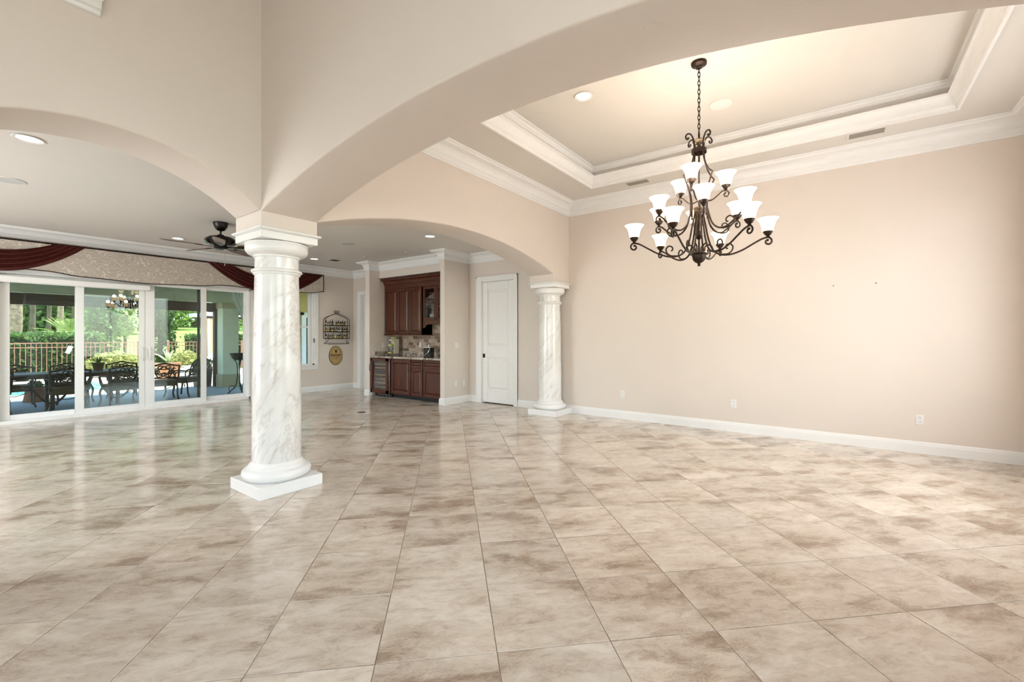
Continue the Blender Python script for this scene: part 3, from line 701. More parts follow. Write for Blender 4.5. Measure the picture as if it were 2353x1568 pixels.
SHADE = [(.042, 0), (.046, .008), (.05, .03), (.057, .062), (.069, .092), (.085, .112), (.092, .12), (.0895, .121), (.082, .114), (.066, .093), (.054, .063), (.047, .03), (.043, .01)]
CUP = [(.006, -.052), (.016, -.048), (.013, -.040), (.024, -.034), (.037, -.014), (.043, .002), (.045, .008), (.042, .010)]
shade_me = MB().lathe(SHADE, 32, cap=False).mesh('shade'); cup_me = MB().lathe(CUP, 24).mesh('candle_cup')
bulb_me = MB().lathe([(.004, .0), (.012, .006), (.014, .025), (.022, .05), (.024, .066), (.016, .082), (.002, .09)], 14).mesh('bulb')
def arm(prof, th, r, zs, tr, curl, extra=None):
    pr = smoothpath([(a, b, 0) for a, b in prof], 7); pr = [(p[0], p[1]) for p in pr]
    s_ = spiral(*curl)
    m = MB().tube(rz_path(pr+s_[1:], th), [tr]*(len(pr)+len(s_)-3)+[tr*1.15, tr*1.3], 8)
    q = s_[-1]; m.lathe([(.001, -tr*1.5), (tr*1.2, -tr*.8), (tr*1.5, 0), (tr*1.2, tr*.8), (.001, tr*1.5)], 10, (q[0]*math.cos(th), q[0]*math.sin(th), q[1]))
    if extra:
        for ex in extra: m.tube(rz_path(ex, th), tr*.85, 8)
    a = m.build('arm', 'bronze', ch)
    lo = (r*math.cos(th), r*math.sin(th), zs)
    link('candle_cup', cup_me, 'bronze' if zs < Z(2.4) else 'bronzegold', a, lo); link('shade', shade_me, 'shade', a, lo); link('bulb', bulb_me, 'shade', a, lo)
    light('chandelier_lamp', 'POINT', (CHX+lo[0], CHY+lo[1], CZ+lo[2]+.17), 2.1, (1, .98, .95), shadow_soft_size=.05)
# lower tier of six
for k in range(6):
    th = TH0+R(-20+60*k); r = .60; zs = Z(2.335)
    prof = [(.035, Z(2.55)), (.06, Z(2.42)), (.085, Z(2.29)), (.125, Z(2.185)), (.19, Z(2.138)), (.28, Z(2.135)), (.38, Z(2.17)), (.47, Z(2.222)), (.545, Z(2.265)), (.6, Z(2.282))]
    ex = [[(p[0], p[1]) for p in smoothpath([(.20, Z(2.139), 0), (.255, Z(2.142), 0), (.29, Z(2.168), 0), (.30, Z(2.208), 0), (.275, Z(2.236), 0), (.245, Z(2.226), 0), (.24, Z(2.20), 0), (.256, Z(2.19), 0)], 5)],
          [(p[0], p[1]) for p in smoothpath([(.05, Z(2.17), 0), (.055, Z(2.215), 0), (.085, Z(2.235), 0), (.115, Z(2.215), 0), (.12, Z(2.185), 0)], 5)]]
    arm(prof, th, r, zs, .0085, (.6, Z(2.242), .040, .013, 90, -260), ex)
# middle tier of six
for k in range(6):
    th = TH0+R(5+60*k); r = .42; zs = Z(2.545)
    prof = [(.075, Z(2.60)), (.095, Z(2.52)), (.125, Z(2.43)), (.18, Z(2.375)), (.25, Z(2.37)), (.32, Z(2.415)), (.38, Z(2.47)), (.42, Z(2.49))]
    ex = [[(p[0], p[1]) for p in smoothpath([(.19, Z(2.372), 0), (.26, Z(2.362), 0), (.315, Z(2.385), 0), (.325, Z(2.43), 0), (.29, Z(2.462), 0), (.255, Z(2.445), 0), (.255, Z(2.418), 0), (.272, Z(2.412), 0)], 5)]]
    arm(prof, th, r, zs, .0085, (.42, Z(2.452), .038, .012, 90, -260), ex)
# upper tier of three
for k in range(3):
    th = TH0+R(-15+120*k); r = .245; zs = Z(2.80)
    prof = [(.02, Z(2.66)), (.075, Z(2.655)), (.125, Z(2.668)), (.175, Z(2.708)), (.215, Z(2.742)), (.245, Z(2.748))]
    arm(prof, th, r, zs, .007, (.245, Z(2.714), .034, .011, 90, -250))

# ------------------------------------------------------------------ ceiling fan
fan = empty('ceiling_fan', (2.75, 7.42, 2.62), label='black ceiling fan with five dark wood blades behind the foreground column', cat='ceiling fan')
zf = lambda z: z-2.62
MB().lathe([(.03, zf(2.925)), (.06, zf(2.94)), (.085, zf(2.985)), (.098, zf(3.03)), (.098, zf(3.05))], 32).build('canopy', 'fanblack', fan)
MB().lathe([(.0125, zf(2.83)), (.0125, zf(2.94))], 16).build('down_rod', 'fanblack', fan)
MB().lathe([(.02, zf(2.875)), (.04, zf(2.868)), (.05, zf(2.845)), (.15, zf(2.832)), (.195, zf(2.80)), (.205, zf(2.775)), (.19, zf(2.74)), (.15, zf(2.715)), (.10, zf(2.705)), (.06, zf(2.70))], 40).build('motor_housing', 'fanblack', fan)
MB().lathe([(.06, zf(2.705)), (.085, zf(2.70)), (.088, zf(2.665)), (.08, zf(2.655)), (.05, zf(2.648)), (.002, zf(2.645))], 32).build('switch_housing', 'fanblack', fan)
bl = MB(); out = [(.24, -.05), (.32, -.062), (.5, -.075), (.64, -.078), (.70, -.065), (.725, -.03), (.73, 0), (.725, .03), (.70, .065), (.64, .078), (.5, .075), (.32, .062), (.24, .05)]
bl.prism(out, -.004, .004, 'z'); bl_me = bl.mesh('blade', False)
ir = MB(); ir.prism([(.07, -.02), (.14, -.016), (.2, -.03), (.3, -.04), (.33, 0), (.3, .04), (.2, .03), (.14, .016), (.07, .02)], -.011, -.005, 'z'); ir_me = ir.mesh('blade_bracket', False)
fwd = math.atan2(7.42, 2.75)
for k in range(5):
    th = fwd-PI/2+R(268+72*k)
    b = link('blade', bl_me, 'blade', fan, (0, 0, zf(2.69))); b.rotation_euler = (R(-13), 0, th)
    link('blade_bracket', ir_me, 'fanblack', b)
m = MB().tube([(.03, -.06, zf(2.65)), (.03, -.06, zf(2.43))], .002, 5); m.lathe([(.001, -.02), (.006, -.012), (.006, 0), (.001, .006)], 8, (.03, -.06, zf(2.425))); m.build('pull_chain', 'chrome', fan)

# ------------------------------------------------------------------ valance with swags
va = empty('window_valance', (2.6, YS-.02, 2.3), label='long beige damask valance with dark piping above the sliding doors and window', cat='valance')
lx = lambda x: x-2.6
VY = -.16
def vbot(x):
    K = [(-1.5, 2.44), (-.3, 2.40), (.4, 2.35), (1.0, 2.40), (1.28, 2.395), (1.7, 2.345), (2.55, 2.315), (3.3, 2.345), (3.85, 2.40), (4.8, 2.36), (5.66, 2.385), (6.01, 2.45)]
    for (a, b), (c_, d_) in zip(K, K[1:]):
        if a <= x <= c_:
            t = (x-a)/(c_-a); t = t*t*(3-2*t); return b+(d_-b)*t
    return K[-1][1]
VT = 2.845; nx_ = 80; X0, X1 = -1.5, 6.01
m = MB()
xs = [X0+(X1-X0)*i/nx_ for i in range(nx_+1)]
vs = []; fs = []
for x in xs:
    vs += [(lx(x), VY, vbot(x)-2.3), (lx(x), VY, VT-2.3), (lx(x), VY+.02, vbot(x)-2.3), (lx(x), VY+.02, VT-2.3)]
for i in range(nx_):
    a = i*4; b = a+4; fs += [(a, b, b+1, a+1), (a+2, a+3, b+3, b+2), (a, a+2, b+2, b), (a+1, b+1, b+3, a+3)]
m.add(vs, fs)
m.box(lx(X1)-.02, lx(X1), VY, 0, vbot(X1)-2.3, VT-2.3)
m.box(lx(X0), lx(X1), VY, 0, VT-2.3-.02, VT-2.3)
m.build('fabric_front', 'damask', va)
MB().tube([(lx(x), VY-.004, vbot(x)-2.3) for x in xs]+[(lx(X1), 0, vbot(X1)-2.3)], .008, 6).build('bottom_piping', 'piping', va)
MB().tube([(lx(X0), VY-.004, VT-2.3), (lx(X1), VY-.004, VT-2.3), (lx(X1), 0, VT-2.3)], .008, 6).build('top_piping', 'piping', va)
def swag(xa, xb, w_, low_up, low_dn, label):
    """draped band: gathered at both top ends, hanging in pleats"""
    def fn(u, v):
        t = 2*u-1; k = 1-abs(t)**2.1           # 0 at ends, 1 in the middle
        xe = xa+(xb-xa)*u
        inner = (1-v)                           # v=0 upper edge, v=1 lower edge
        x_up = (xa+w_)+(xb-xa-2*w_)*u; x = x_up*(1-v)+xe*v
        z = VT-.004-(k*(low_up*(1-v)+low_dn*v))
        pl = math.sin(v*PI*9+u*2)*.028*(.35+.65*k)
        y = VY-.012-.035*math.sin(PI*min(1, max(0, v)))*(.4+.6*k)-pl
        return (lx(x), y, z-2.3)
    o = MB().grid(fn, 40, 54).build('swag', 'burgundy', va, solid=.004, ang=80); o['label'] = label
swag(-.35, 1.75, .36, .18, .50, 'burgundy pleated swag at the left end')
swag(3.52, 5.99, .44, .20, .53, 'burgundy pleated swag behind the column')
# roller shade cassette over the two left door panels
e = empty('shade_cassette', (.5, YS-.025, 2.2), label='white shade cassette along the top of the left sliding door panels', cat='window shade')
MB().prism([(-.0, 0), (-.07, 0), (-.075, .02), (-.075, .08), (-.06, .1), (0, .1)], -1.2, 2.13, 'x').build('headrail', 'white', e, bevel=.003)
MB().box(-1.2, 2.10, -.05, -.02, -.012, .01).build('bottom_bar', 'outlet', e, bevel=.003)

# ------------------------------------------------------------------ bar cabinets
BX = 6.33
def raised_door(parent, name, x, y0, y1, z0, z1, fw=.055, glass=False, mat='cherry', th=.022):
    """framed door in the plane x, facing -x"""
    e = MB()
    e.box(x, x+th, y0, y0+fw, z0, z1).box(x, x+th, y1-fw, y1, z0, z1).box(x, x+th, y0+fw, y1-fw, z0, z0+fw).box(x, x+th, y0+fw, y1-fw, z1-fw, z1)
    o = e.build(name, mat, parent, bevel=.004)
    if glass: MB().box(x+.01, x+.014, y0+fw-.004, y1-fw+.004, z0+fw-.004, z1-fw+.004).build('pane', 'cabglass', o)
    else:
        m_ = MB(); a0, a1, b0, b1 = y0+fw, y1-fw, z0+fw, z1-fw; i_ = min(.035, (a1-a0)*.25, (b1-b0)*.25)
        m_.add([(x+.012, a0, b0), (x+.012, a1, b0), (x+.012, a1, b1), (x+.012, a0, b1), (x+.016, a0+.01, b0+.01), (x+.016, a1-.01, b0+.01), (x+.016, a1-.01, b1-.01), (x+.016, a0+.01, b1-.01),
                (x+.003, a0+i_, b0+i_), (x+.003, a1-i_, b0+i_), (x+.003, a1-i_, b1-i_), (x+.003, a0+i_, b1-i_)],
               [(0, 1, 5, 4), (1, 2, 6, 5), (2, 3, 7, 6), (3, 0, 4, 7), (4, 5, 9, 8), (5, 6, 10, 9), (6, 7, 11, 10), (7, 4, 8, 11), (8, 9, 10, 11)])
        m_.build('panel', mat, o, smooth=False)
        g_ = MB(); w_ = .007
        g_.box(x+.004, x+.015, a0-.001, a0+w_, b0, b1).box(x+.004, x+.015, a1-w_, a1+.001, b0, b1).box(x+.004, x+.015, a0, a1, b0-.001, b0+w_).box(x+.004, x+.015, a0, a1, b1-w_, b1+.001)
        g_.build('glazed_bead', 'glaze', o, smooth=False)
    return o
def knob(parent, x, y, z):
    m_ = MB().lathe([(.004, 0), (.005, .012), (.012, .016), (.014, .022), (.010, .028), (.001, .029)], 14)
    o = m_.build('knob', 'bronze', parent, (x, y, z)); o.rotation_euler = (0, -PI/2, 0)
def pull(parent, x, y, z0, z1):
    MB().tube(smoothpath([(x, y, z0), (x-.03, y, z0+.012), (x-.034, y, (z0+z1)/2), (x-.03, y, z1-.012), (x, y, z1)], 5), .006, 8).build('handle', 'bronze', parent)
# wine cooler
wc = empty('wine_cooler', (6.33, 8.32, 0), label='under-counter wine cooler with cherry framed glass door at the left end of the bar', cat='wine cooler')
O = lambda x, y, z: (x-6.33, y-8.32, z)
def bxl(mb, org, x0, x1, y0, y1, z0, z1): return mb.box(x0-org[0], x1-org[0], y0-org[1], y1-org[1], z0, z1)
org = (6.33, 8.32)
m = MB(); 
for q in ((6.33, 6.93, 8.03, 8.05, .08, .862), (6.33, 6.93, 8.605, 8.625, .08, .862), (6.33, 6.93, 8.05, 8.605, .08, .1), (6.33, 6.93, 8.05, 8.605, .84, .862), (6.91, 6.93, 8.05, 8.605, .1, .84)): bxl(m, org, *q)
m.build('body', 'blackmatte', wc)
bxl(MB(), org, 6.38, 6.42, 8.03, 8.625, .0, .08).build('toe_grille', 'blackmatte', wc)
for k in range(5): bxl(MB(), org, 6.375, 6.381, 8.09+k*.1, 8.16+k*.1, .03, .04).build('grille_slot', 'chrome', wc)
dr = MB(); fwd_ = .07; xa, xb = 6.245, 6.285
for q in ((xa, xb, 8.015, 8.015+fwd_, .085, .862), (xa, xb, 8.627-fwd_, 8.627, .085, .862), (xa, xb, 8.015, 8.627, .085, .085+fwd_), (xa, xb, 8.015, 8.627, .862-fwd_, .862)): bxl(dr, org, *q)
wd = dr.build('door_frame', 'cherry', wc, bevel=.004)
bxl(MB(), org, 6.262, 6.268, 8.08, 8.56, .15, .80).build('pane', 'cabglass', wd)
bxl(MB(), org, 6.285, 6.328, 8.013, 8.627, .085, .862).build('gasket', 'chrome', wc) if False else None
m = MB(); bxl(m, org, 6.287, 6.327, 8.013, 8.028, .085, .862); bxl(m, org, 6.287, 6.327, 8.612, 8.627, .085, .862); m.build('steel_edge', 'chrome', wc, bevel=.003)
MB().tube(smoothpath([(6.245-6.33, 8.60-8.32, .57), (6.205-6.33, 8.60-8.32, .585), (6.20-6.33, 8.60-8.32, .65), (6.205-6.33, 8.60-8.32, .715), (6.245-6.33, 8.60-8.32, .73)], 5), .006, 8).build('handle', 'bronze', wd)
for k, z in enumerate((.19, .28, .37, .46, .62, .70)):
    bxl(MB(), org, 6.35, 6.36, 8.06, 8.59, z, z+.035).build('rack_front', 'shelfwood', wc)
    bxl(MB(), org, 6.36, 6.88, 8.06, 8.59, z+.004, z+.012).build('rack', 'shelfwood', wc)
bxl(MB(), org, 6.35, 6.9, 8.06, 8.59, .545, .575).build('divider', 'blackmatte', wc)
# base cabinets
def base_unit(label, y0, y1, drawer, hinge):
    e = empty('base_cabinet', (BX+.02, (y0+y1)/2, 0), label=label, cat='cabinet'); og = (BX+.02, (y0+y1)/2)
    m_ = MB(); bxl(m_, og, BX+.024, XR-.012, y0, y1, .085, .862); m_.build('carcass', 'cherry', e)
    bxl(MB(), og, BX+.075, BX+.09, y0, y1, 0, .085).build('toe_kick', 'blackmatte', e)
    k = BX-og[0]
    if drawer:
        d_ = raised_door(e, 'drawer', k, y0-og[1]+.012, y1-og[1]-.012, .695, .852, .035, mat='cherryh'); 
        o_ = raised_door(e, 'door', k, y0-og[1]+.012, y1-og[1]-.012, .098, .68)
        knob(o_, k, (y1-og[1]-.035) if hinge else (y0-og[1]+.035), .645)
    else:
        o_ = raised_door(e, 'door', k, y0-og[1]+.008, y1-og[1]-.008, .092, .856, .075); pull(o_, k, y0-og[1]+.05, .6, .76)
    return e
base_unit('wide cherry base cabinet door panel next to the wine cooler', 7.352, 8.008, False, 0)
base_unit('narrow cherry base cabinet with one small drawer in the middle of the bar', 6.978, 7.348, True, 1)
base_unit('cherry base cabinet with wide drawer at the right end of the bar', 6.36, 6.974, True, 1)
# counter
ct = MB(); ct.box(BX-.025, XR-.006, NY0+.005, NY1-.005, .866, .906)
o = ct.build('countertop', 'granite', None, bevel=.006); setp(o, 'speckled brown granite countertop along the top of the bar base cabinets', 'countertop')
e2 = MB(); e2.box(XR-.027, XR-.007, NY0+.006, NY1-.026, .906, 1.005); setp(e2.build('granite_upstand', 'granite', None, bevel=.003), 'low granite upstand along the back of the bar counter', 'upstand')
e2 = MB(); e2.box(BX+.03, XR-.008, NY1-.025, NY1-.006, .906, 1.005); setp(e2.build('granite_upstand', 'granite', None, bevel=.003), 'low granite upstand on the left side wall of the bar niche', 'upstand')
# stone backsplash tiles
bs = struct(MB().box(XR-.006, XR, NY0, NY1, 1.0, 1.75), 'wall_backsplash', 'grout')
tm = MB(); tm.box(-.010, .0, -.071, .071, -.0335, .0335); tme = tm.mesh('tile', False)
th_ = MB(); th_.box(-.010, .0, -.0335, .0335, -.0335, .0335); tmeh = th_.mesh('tile', False)
row = 0; z = 1.005+.036
while z < 1.70:
    y = NY0+.008 + (.0725 if row % 2 else 0)
    if row % 2:
        o_ = link('tile', tmeh, 'stone', bs, (XR-.006, NY0+.038, z)); y = NY0+.076
    while y+.145 < NY1+.002:
        if not (z > 1.42 and y > 7.33):
            o_ = link('tile', tme, 'stone', bs, (XR-.006-random.random()*.002, y+.0725, z)); o_.rotation_euler = (0, random.uniform(-.02, .02), 0)
        y += .146
    z += .0705; row += 1
plate((XR-.017, 7.72, 1.16), '-x', 'wall outlet in the stone backsplash between blender and ice bucket')
# upper cabinets
def upper(label, y0, y1, z0, z1, doors, glass=False, depth=.33):
    X = XR-depth; e = empty('wall_cabinet', (X, (y0+y1)/2, z0), label=label, cat='cabinet'); og = (X, (y0+y1)/2)
    def B(mb, x0, x1, ya, yb, za, zb): return mb.box(x0-og[0], x1-og[0], ya-og[1], yb-og[1], za-z0, zb-z0)
    m_ = MB()
    B(m_, X+.02, XR-.018, y0, y0+.018, z0, z1); B(m_, X+.02, XR-.018, y1-.018, y1, z0, z1); B(m_, X+.02, XR-.018, y0, y1, z0, z0+.018); B(m_, X+.02, XR-.018, y0, y1, z1-.018, z1)
    B(m_, XR-.03, XR-.018, y0, y1, z0, z1)
    if not glass: B(m_, X+.02, XR-.018, y0, y1, z0, z1)
    m_.build('carcass', 'cherry', e)
    for (a, b, kn) in doors:
        o_ = raised_door(e, 'door', 0, a-og[1], b-og[1], .008, z1-z0-.005, .052, glass)
        if kn is not None: knob(o_, 0, kn-og[1], .045)
    return e, B
UZ0, UZ1 = 1.40, 2.44
tall, B = upper('tall cherry wall cabinet with three raised panel doors at the left of the bar', 7.325, 8.60, UZ0, UZ1, [(8.15, 8.592, 8.175), (7.745, 8.142, 8.12), (7.335, 7.732, 7.36)])
m = MB(); B(m, 6.605, XR-.018, 7.315, 8.61, 1.378, 1.40); m.build('light_rail', 'cherryh', tall, bevel=.004)
gl, B = upper('glass-fronted cherry wall cabinet at the right end of the bar', 6.362, 7.318, 1.70, UZ1, [(6.905, 7.308, 6.93), (6.37, 6.895, 6.87)], True, .31)
for z in (1.96, 2.17):
    m = MB(); B(m, 6.69, XR-.02, 6.39, 7.30, z, z+.016); m.build('shelf', 'cherryh', gl)
vp = [(6.365, 1.70), (7.315, 1.70), (7.315, 1.53), (7.25, 1.545), (7.235, 1.565), (7.22, 1.585), (7.18, 1.605), (7.16, 1.61), (6.52, 1.61), (6.5, 1.605), (6.46, 1.585), (6.44, 1.545), (6.365, 1.53)]
m = MB(); m.prism([(a-gl.location.y, b-1.70) for a, b in vp], .005, .025, 'x'); m.build('arched_apron', 'cherryh', gl, bevel=.003)
cc = [(0, UZ1+.0), (.0, UZ1+.10), (.012, UZ1+.105), (.012, UZ1+.115)]+[(.02+.075*(1-math.cos(R(a))), UZ1+.12+.07*math.sin(R(a))) for a in (0, 20, 40, 60, 80)]+[(.11, UZ1+.195), (.115, UZ1+.21), (.13, UZ1+.22), (.13, UZ1+.238), (-.02, UZ1+.238), (-.02, UZ1)]
m = sweep([(XR-.33, 6.362), (XR-.33, 8.597)], cc); o = m.build('cabinet_crown', 'cherryh', None, ang=25); setp(o, 'cherry crown moulding running along the top of the bar wall cabinets', 'crown moulding')
# glasses behind the panes
gt = MB().lathe([(.022, 0), (.028, .002), (.031, .13), (.0295, .13), (.026, .006), (.001, .006)], 16, cap=False).mesh('glass_body')
gw = MB().lathe([(.03, 0), (.03, .003), (.004, .008), (.004, .07), (.02, .09), (.034, .12), (.03, .16), (.0285, .16), (.032, .12), (.018, .092), (.001, .085)], 16, cap=False).mesh('glass_body')
gb = MB().lathe([(.03, 0), (.05, .004), (.062, .06), (.06, .12), (.057, .12), (.058, .06), (.046, .008), (.001, .008)], 16, cap=False).mesh('glass_body')
ordn = ['first', 'second', 'third', 'fourth', 'fifth', 'sixth', 'seventh', 'eighth', 'ninth', 'tenth', 'eleventh', 'twelfth']
for me_, z, nm, lb, ys, x in ((gt, 2.188, 'tall_glass', 'tall drinking glass on the top shelf of the glass-fronted cabinet', [7.22, 7.14, 7.06, 6.98, 6.82, 6.74], 6.78),
                              (gw, 1.978, 'wine_glass', 'stemmed wine glass on the middle shelf of the glass-fronted cabinet', [7.19, 7.08, 6.97, 6.80, 6.69], 6.8),
                              (gb, 1.72, 'tumbler', 'wide tumbler on the bottom of the glass-fronted cabinet', [7.17, 7.03, 6.78], 6.78)):
    for k, y in enumerate(ys):
        o = link(nm, me_, 'drinkglass', None, (x, y, z)); setp(o, '%s, %s from the left' % (lb, ordn[k]), 'glass', 'glasses in the bar cabinet')
# blender on the counter
bd = empty('blender', (6.70, 8.40, .906), -.15, 'cream and yellow frozen drink blender at the left of the bar counter', 'blender')
MT['cream'] = plain('cream_plastic', (214, 206, 182), .4); MT['limey'] = plain('lime_plastic', (184, 180, 108), .4)
MB().prism([(-.10, 0), (.11, 0), (.12, .015), (.12, .04), (.10, .05), (-.09, .05), (-.11, .03)], -.085, .085, 'y').build('base', 'chrome', bd, bevel=.006)
MB().prism([(.0, .05), (.115, .05), (.13, .39), (.0, .40), (-.05, .385), (-.075, .35), (-.05, .33), (-.02, .335), (.0, .30)], -.075, .075, 'y').build('housing', 'cream', bd, bevel=.008)
MB().lathe([(.055, .395), (.08, .40), (.08, .425), (.05, .435), (.015, .44), (.012, .455), (.001, .456)], 24, (.04, 0, 0)).build('lid', 'limey', bd)
MB().lathe([(.05, .05), (.058, .055), (.058, .085), (.05, .09)], 24, (-.055, 0, 0)).build('jar_collar', 'limey', bd)
MB().lathe([(.046, .088), (.052, .12), (.06, .22), (.057, .22), (.048, .12), (.042, .094), (.001, .094)], 24, (-.055, 0, 0), cap=False).build('jar', 'drinkglass', bd)
MB().lathe([(.063, .218), (.063, .245), (.05, .25), (.045, .27), (.001, .272)], 24, (-.055, 0, 0), cap=False).build('jar_lid', 'limey', bd)
MB().tube(smoothpath([(-.04, -.055, .20), (-.03, -.095, .19), (-.03, -.10, .14), (-.04, -.055, .11)], 5), .008, 8).build('jar_handle', 'cream', bd)
# ice bucket
ib = empty('ice_bucket', (6.62, 7.10, .906), .2, 'black square ice bucket with chrome handle at the right of the bar counter', 'ice bucket')
MB().box(-.075, .075, -.09, .09, 0, .2).build('body', 'black', ib, bevel=.008)
MB().box(-.079, .079, -.094, .094, .2, .222).build('lid', 'chrome', ib, bevel=.004)
MB().lathe([(.006, .222), (.006, .24), (.014, .245), (.014, .262), (.001, .266)], 14).build('lid_knob', 'chrome', ib)
MB().tube(smoothpath([(-.082, -.088, .195), (-.10, -.06, .12), (-.105, 0, .065), (-.10, .06, .05), (-.082, .088, .06)], 6), .005, 8).build('bail_handle', 'chrome', ib)

# ------------------------------------------------------------------ wall rack with bottles, oval sign
RX, RZ = 6.43, 1.18
rk = empty('bottle_rack', (RX, YS-.001, RZ), label='black wrought iron wall rack with three shelves of miniature bottles', cat='rack')
m = MB(); hw = .335
for s_ in (-1, 1):
    m.tube(smoothpath([(s_*hw, -.10, .12), (s_*hw, -.10, .55), (s_*hw*.93, -.10, .62), (s_*hw*.6, -.09, .69), (s_*.02, -.06, .755), (-s_*.04, -.05, .785)], 6), .006, 6)
    m.tube(smoothpath([(s_*hw, -.012, .12), (s_*hw, -.012, .55), (s_*hw*.85, -.012, .64), (s_*hw*.4, -.012, .70), (0, -.012, .75)], 6), .006, 6)
    m.tube([(p[0], -.05, p[1]) for p in spiral(-s_*.045, .79, .042, .012, 90-s_*90, 90-s_*90+s_*420, 24)], .005, 6)
    m.tube(smoothpath([(s_*hw, -.1, .12), (s_*(hw-.02), -.1, .08), (s_*(hw-.06), -.06, .03), (s_*(hw-.03), -.04, .0)], 5), .005, 6)
    m.tube(smoothpath([(s_*(hw-.1), -.1, .12), (s_*(hw-.08), -.08, .07), (s_*(hw-.05), -.06, .02), (s_*(hw-.02), -.06, -.005)], 5), .005, 6)
    m.tube([(p[0], -.06, p[1]) for p in spiral(s_*(hw-.01), .0, .026, .008, 0, 420, 20)], .005, 6)
m.tube([(-hw+.02, -.06, -.0), (hw-.02, -.06, .0)], .005, 6).tube([(-hw+.06, -.1, -.025), (hw-.02, -.1, -.02)], .005, 6)
m.build('scroll_frame', 'iron', rk)
SHZ = (.12, .285, .445)
for z in SHZ:
    m = MB(); m.box(-hw, hw, -.105, -.005, z-.006, z+.002).tube([(-hw, -.105, z+.012), (hw, -.105, z+.012)], .005, 6); m.build('shelf', 'iron', rk)
bott = [[(.016, 0), (.018, .004), (.018, .055), (.016, .065), (.007, .08), (.007, .1), (.008, .105), (.001, .106)],
        [(.02, 0), (.022, .004), (.022, .045), (.018, .06), (.008, .07), (.008, .09), (.001, .092)],
        [(.013, 0), (.015, .004), (.015, .06), (.010, .08), (.006, .095), (.006, .12), (.001, .122)]]
bme = [MB().lathe(p, 12, cap=False).mesh('bottle_body') for p in bott]
lme = MB().lathe([(.0187, .014), (.0187, .045)], 12, cap=False).mesh('bottle_label'); lme2 = MB().lathe([(.0226, .012), (.0226, .04)], 12, cap=False).mesh('bottle_label'); lme3 = MB().lathe([(.0156, .014), (.0156, .05)], 12, cap=False).mesh('bottle_label')
bc = {'dark': (26, 24, 22), 'amber': (112, 66, 28), 'brown': (62, 38, 26), 'clear': (176, 172, 160), 'green': (38, 52, 34)}
for k, v in bc.items(): MT['b_'+k] = plain('%s_bottle_glass' % k, v, .12, var=.05)
lc = {'cream': (222, 208, 170), 'gold': (196, 158, 70), 'white': (232, 230, 224), 'tan': (160, 124, 90), 'yellow': (226, 190, 80)}
for k, v in lc.items(): MT['l_'+k] = plain('%s_paper_label' % k, v, .7, var=.1, vs_=60)
shn = {0: 'bottom', 1: 'middle', 2: 'top'}
SEQ = ['dark', 'brown', 'dark', 'amber', 'clear', 'dark', 'green', 'amber', 'brown', 'dark', 'clear', 'dark']
LSQ = ['white', 'tan', 'cream', 'gold', 'white', 'yellow', 'cream', 'tan', 'white', 'gold', 'cream', 'white']
for si, z in enumerate(SHZ):
    n = 11 if si else 10; y0 = -hw+.045; st = (2*hw-.1)/(n-1)
    for k in range(n):
        ti = (k*2+si) % 3; sc_ = random.uniform(.88, 1.12)
        cn = SEQ[(k+3*si) % 12]; ln = LSQ[(k+5*si) % 12]
        o = link('bottle', bme[ti].copy(), 'b_'+cn, None, (RX+y0+st*k, YS-.055, RZ+z+.003)); o.scale = (1.1, 1.1, 1.14*sc_)
        link('paper_label', (lme, lme2, lme3)[ti].copy(), 'l_'+ln, o)
        setp(o, 'miniature %s bottle, %s from the left on the %s shelf of the wall rack' % ({'dark': 'black', 'clear': 'clear glass'}.get(cn, cn), ordn[k], shn[si]), 'bottle', 'miniature bottles on the wall rack')
SGX, SGZ = 6.43, .865
sg = empty('oval_sign', (SGX, YS-.001, SGZ), label='oval tan beer sign with black lettering below the bottle rack', cat='sign')
MT['signtan'] = plain('sign_tan', (190, 160, 104), .6, var=.1, vs_=10); MT['signrim'] = plain('sign_rim', (70, 58, 44), .5); MT['signink'] = plain('sign_black_ink', (24, 20, 18), .6)
MT['signgold'] = plain('sign_gold_line', (128, 100, 56), .6); MT['signred'] = plain('sign_russet_ink', (140, 82, 48), .6)
def ell(a, b, n=48): return [(a*math.cos(2*PI*k/n), b*math.sin(2*PI*k/n)) for k in range(n)]
MB().prism(ell(.185, .245), -.012, 0, 'y').build('board', 'signrim', sg)
MB().prism(ell(.172, .232), -.016, -.010, 'y').build('face', 'signtan', sg)
MB().tube([(x, -.0165, z) for x, z in ell(.125, .175)], .0022, 5, True).build('inner_line', 'signgold', sg)
def text(s_, size, loc, parent, mat, name, sx=1, ext=.0015):
    cu = bpy.data.curves.new(name, 'FONT'); cu.body = s_; cu.size = size; cu.extrude = ext; cu.align_x = 'CENTER'; cu.align_y = 'CENTER'; cu.offset = size*.012
    to = bpy.data.objects.new('tmp', cu); C.objects.link(to)
    dg = bpy.context.evaluated_depsgraph_get(); dg.update(); me = bpy.data.meshes.new_from_object(to.evaluated_get(dg))
    bpy.data.objects.remove(to, do_unlink=True)
    o = link(name, me, None, parent, loc); me.materials.clear(); me.materials.append(MT[mat]); o.rotation_euler = (PI/2, 0, 0); o.scale = (sx, 1, 1); return o
text('G', .088, (-.128, -.018, .013), sg, 'signink', 'lettering'); text('UINNESS', .066, (.022, -.018, .008), sg, 'signink', 'lettering', .92)
text('EXTRA  STOUT', .026, (0, -.018, -.043), sg, 'signink', 'lettering', 1.1)
MB().prism([(-.03, .135), (.032, .135), (.03, .118), (.022, .10), (.016, .065), (.006, .06), (-.006, .062), (-.012, .08), (-.02, .105)], -.0185, -.0165, 'y').build('harp_emblem', 'signink', sg)
MB().tube(smoothpath([(-.07, -.0175, -.085), (-.05, -.0175, -.07), (-.035, -.0175, -.09), (-.015, -.0175, -.07), (.0, -.0175, -.092), (.02, -.0175, -.072), (.04, -.0175, -.09), (.07, -.0175, -.07)], 6), .0028, 5).build('signature', 'signred', sg)
m = MB()
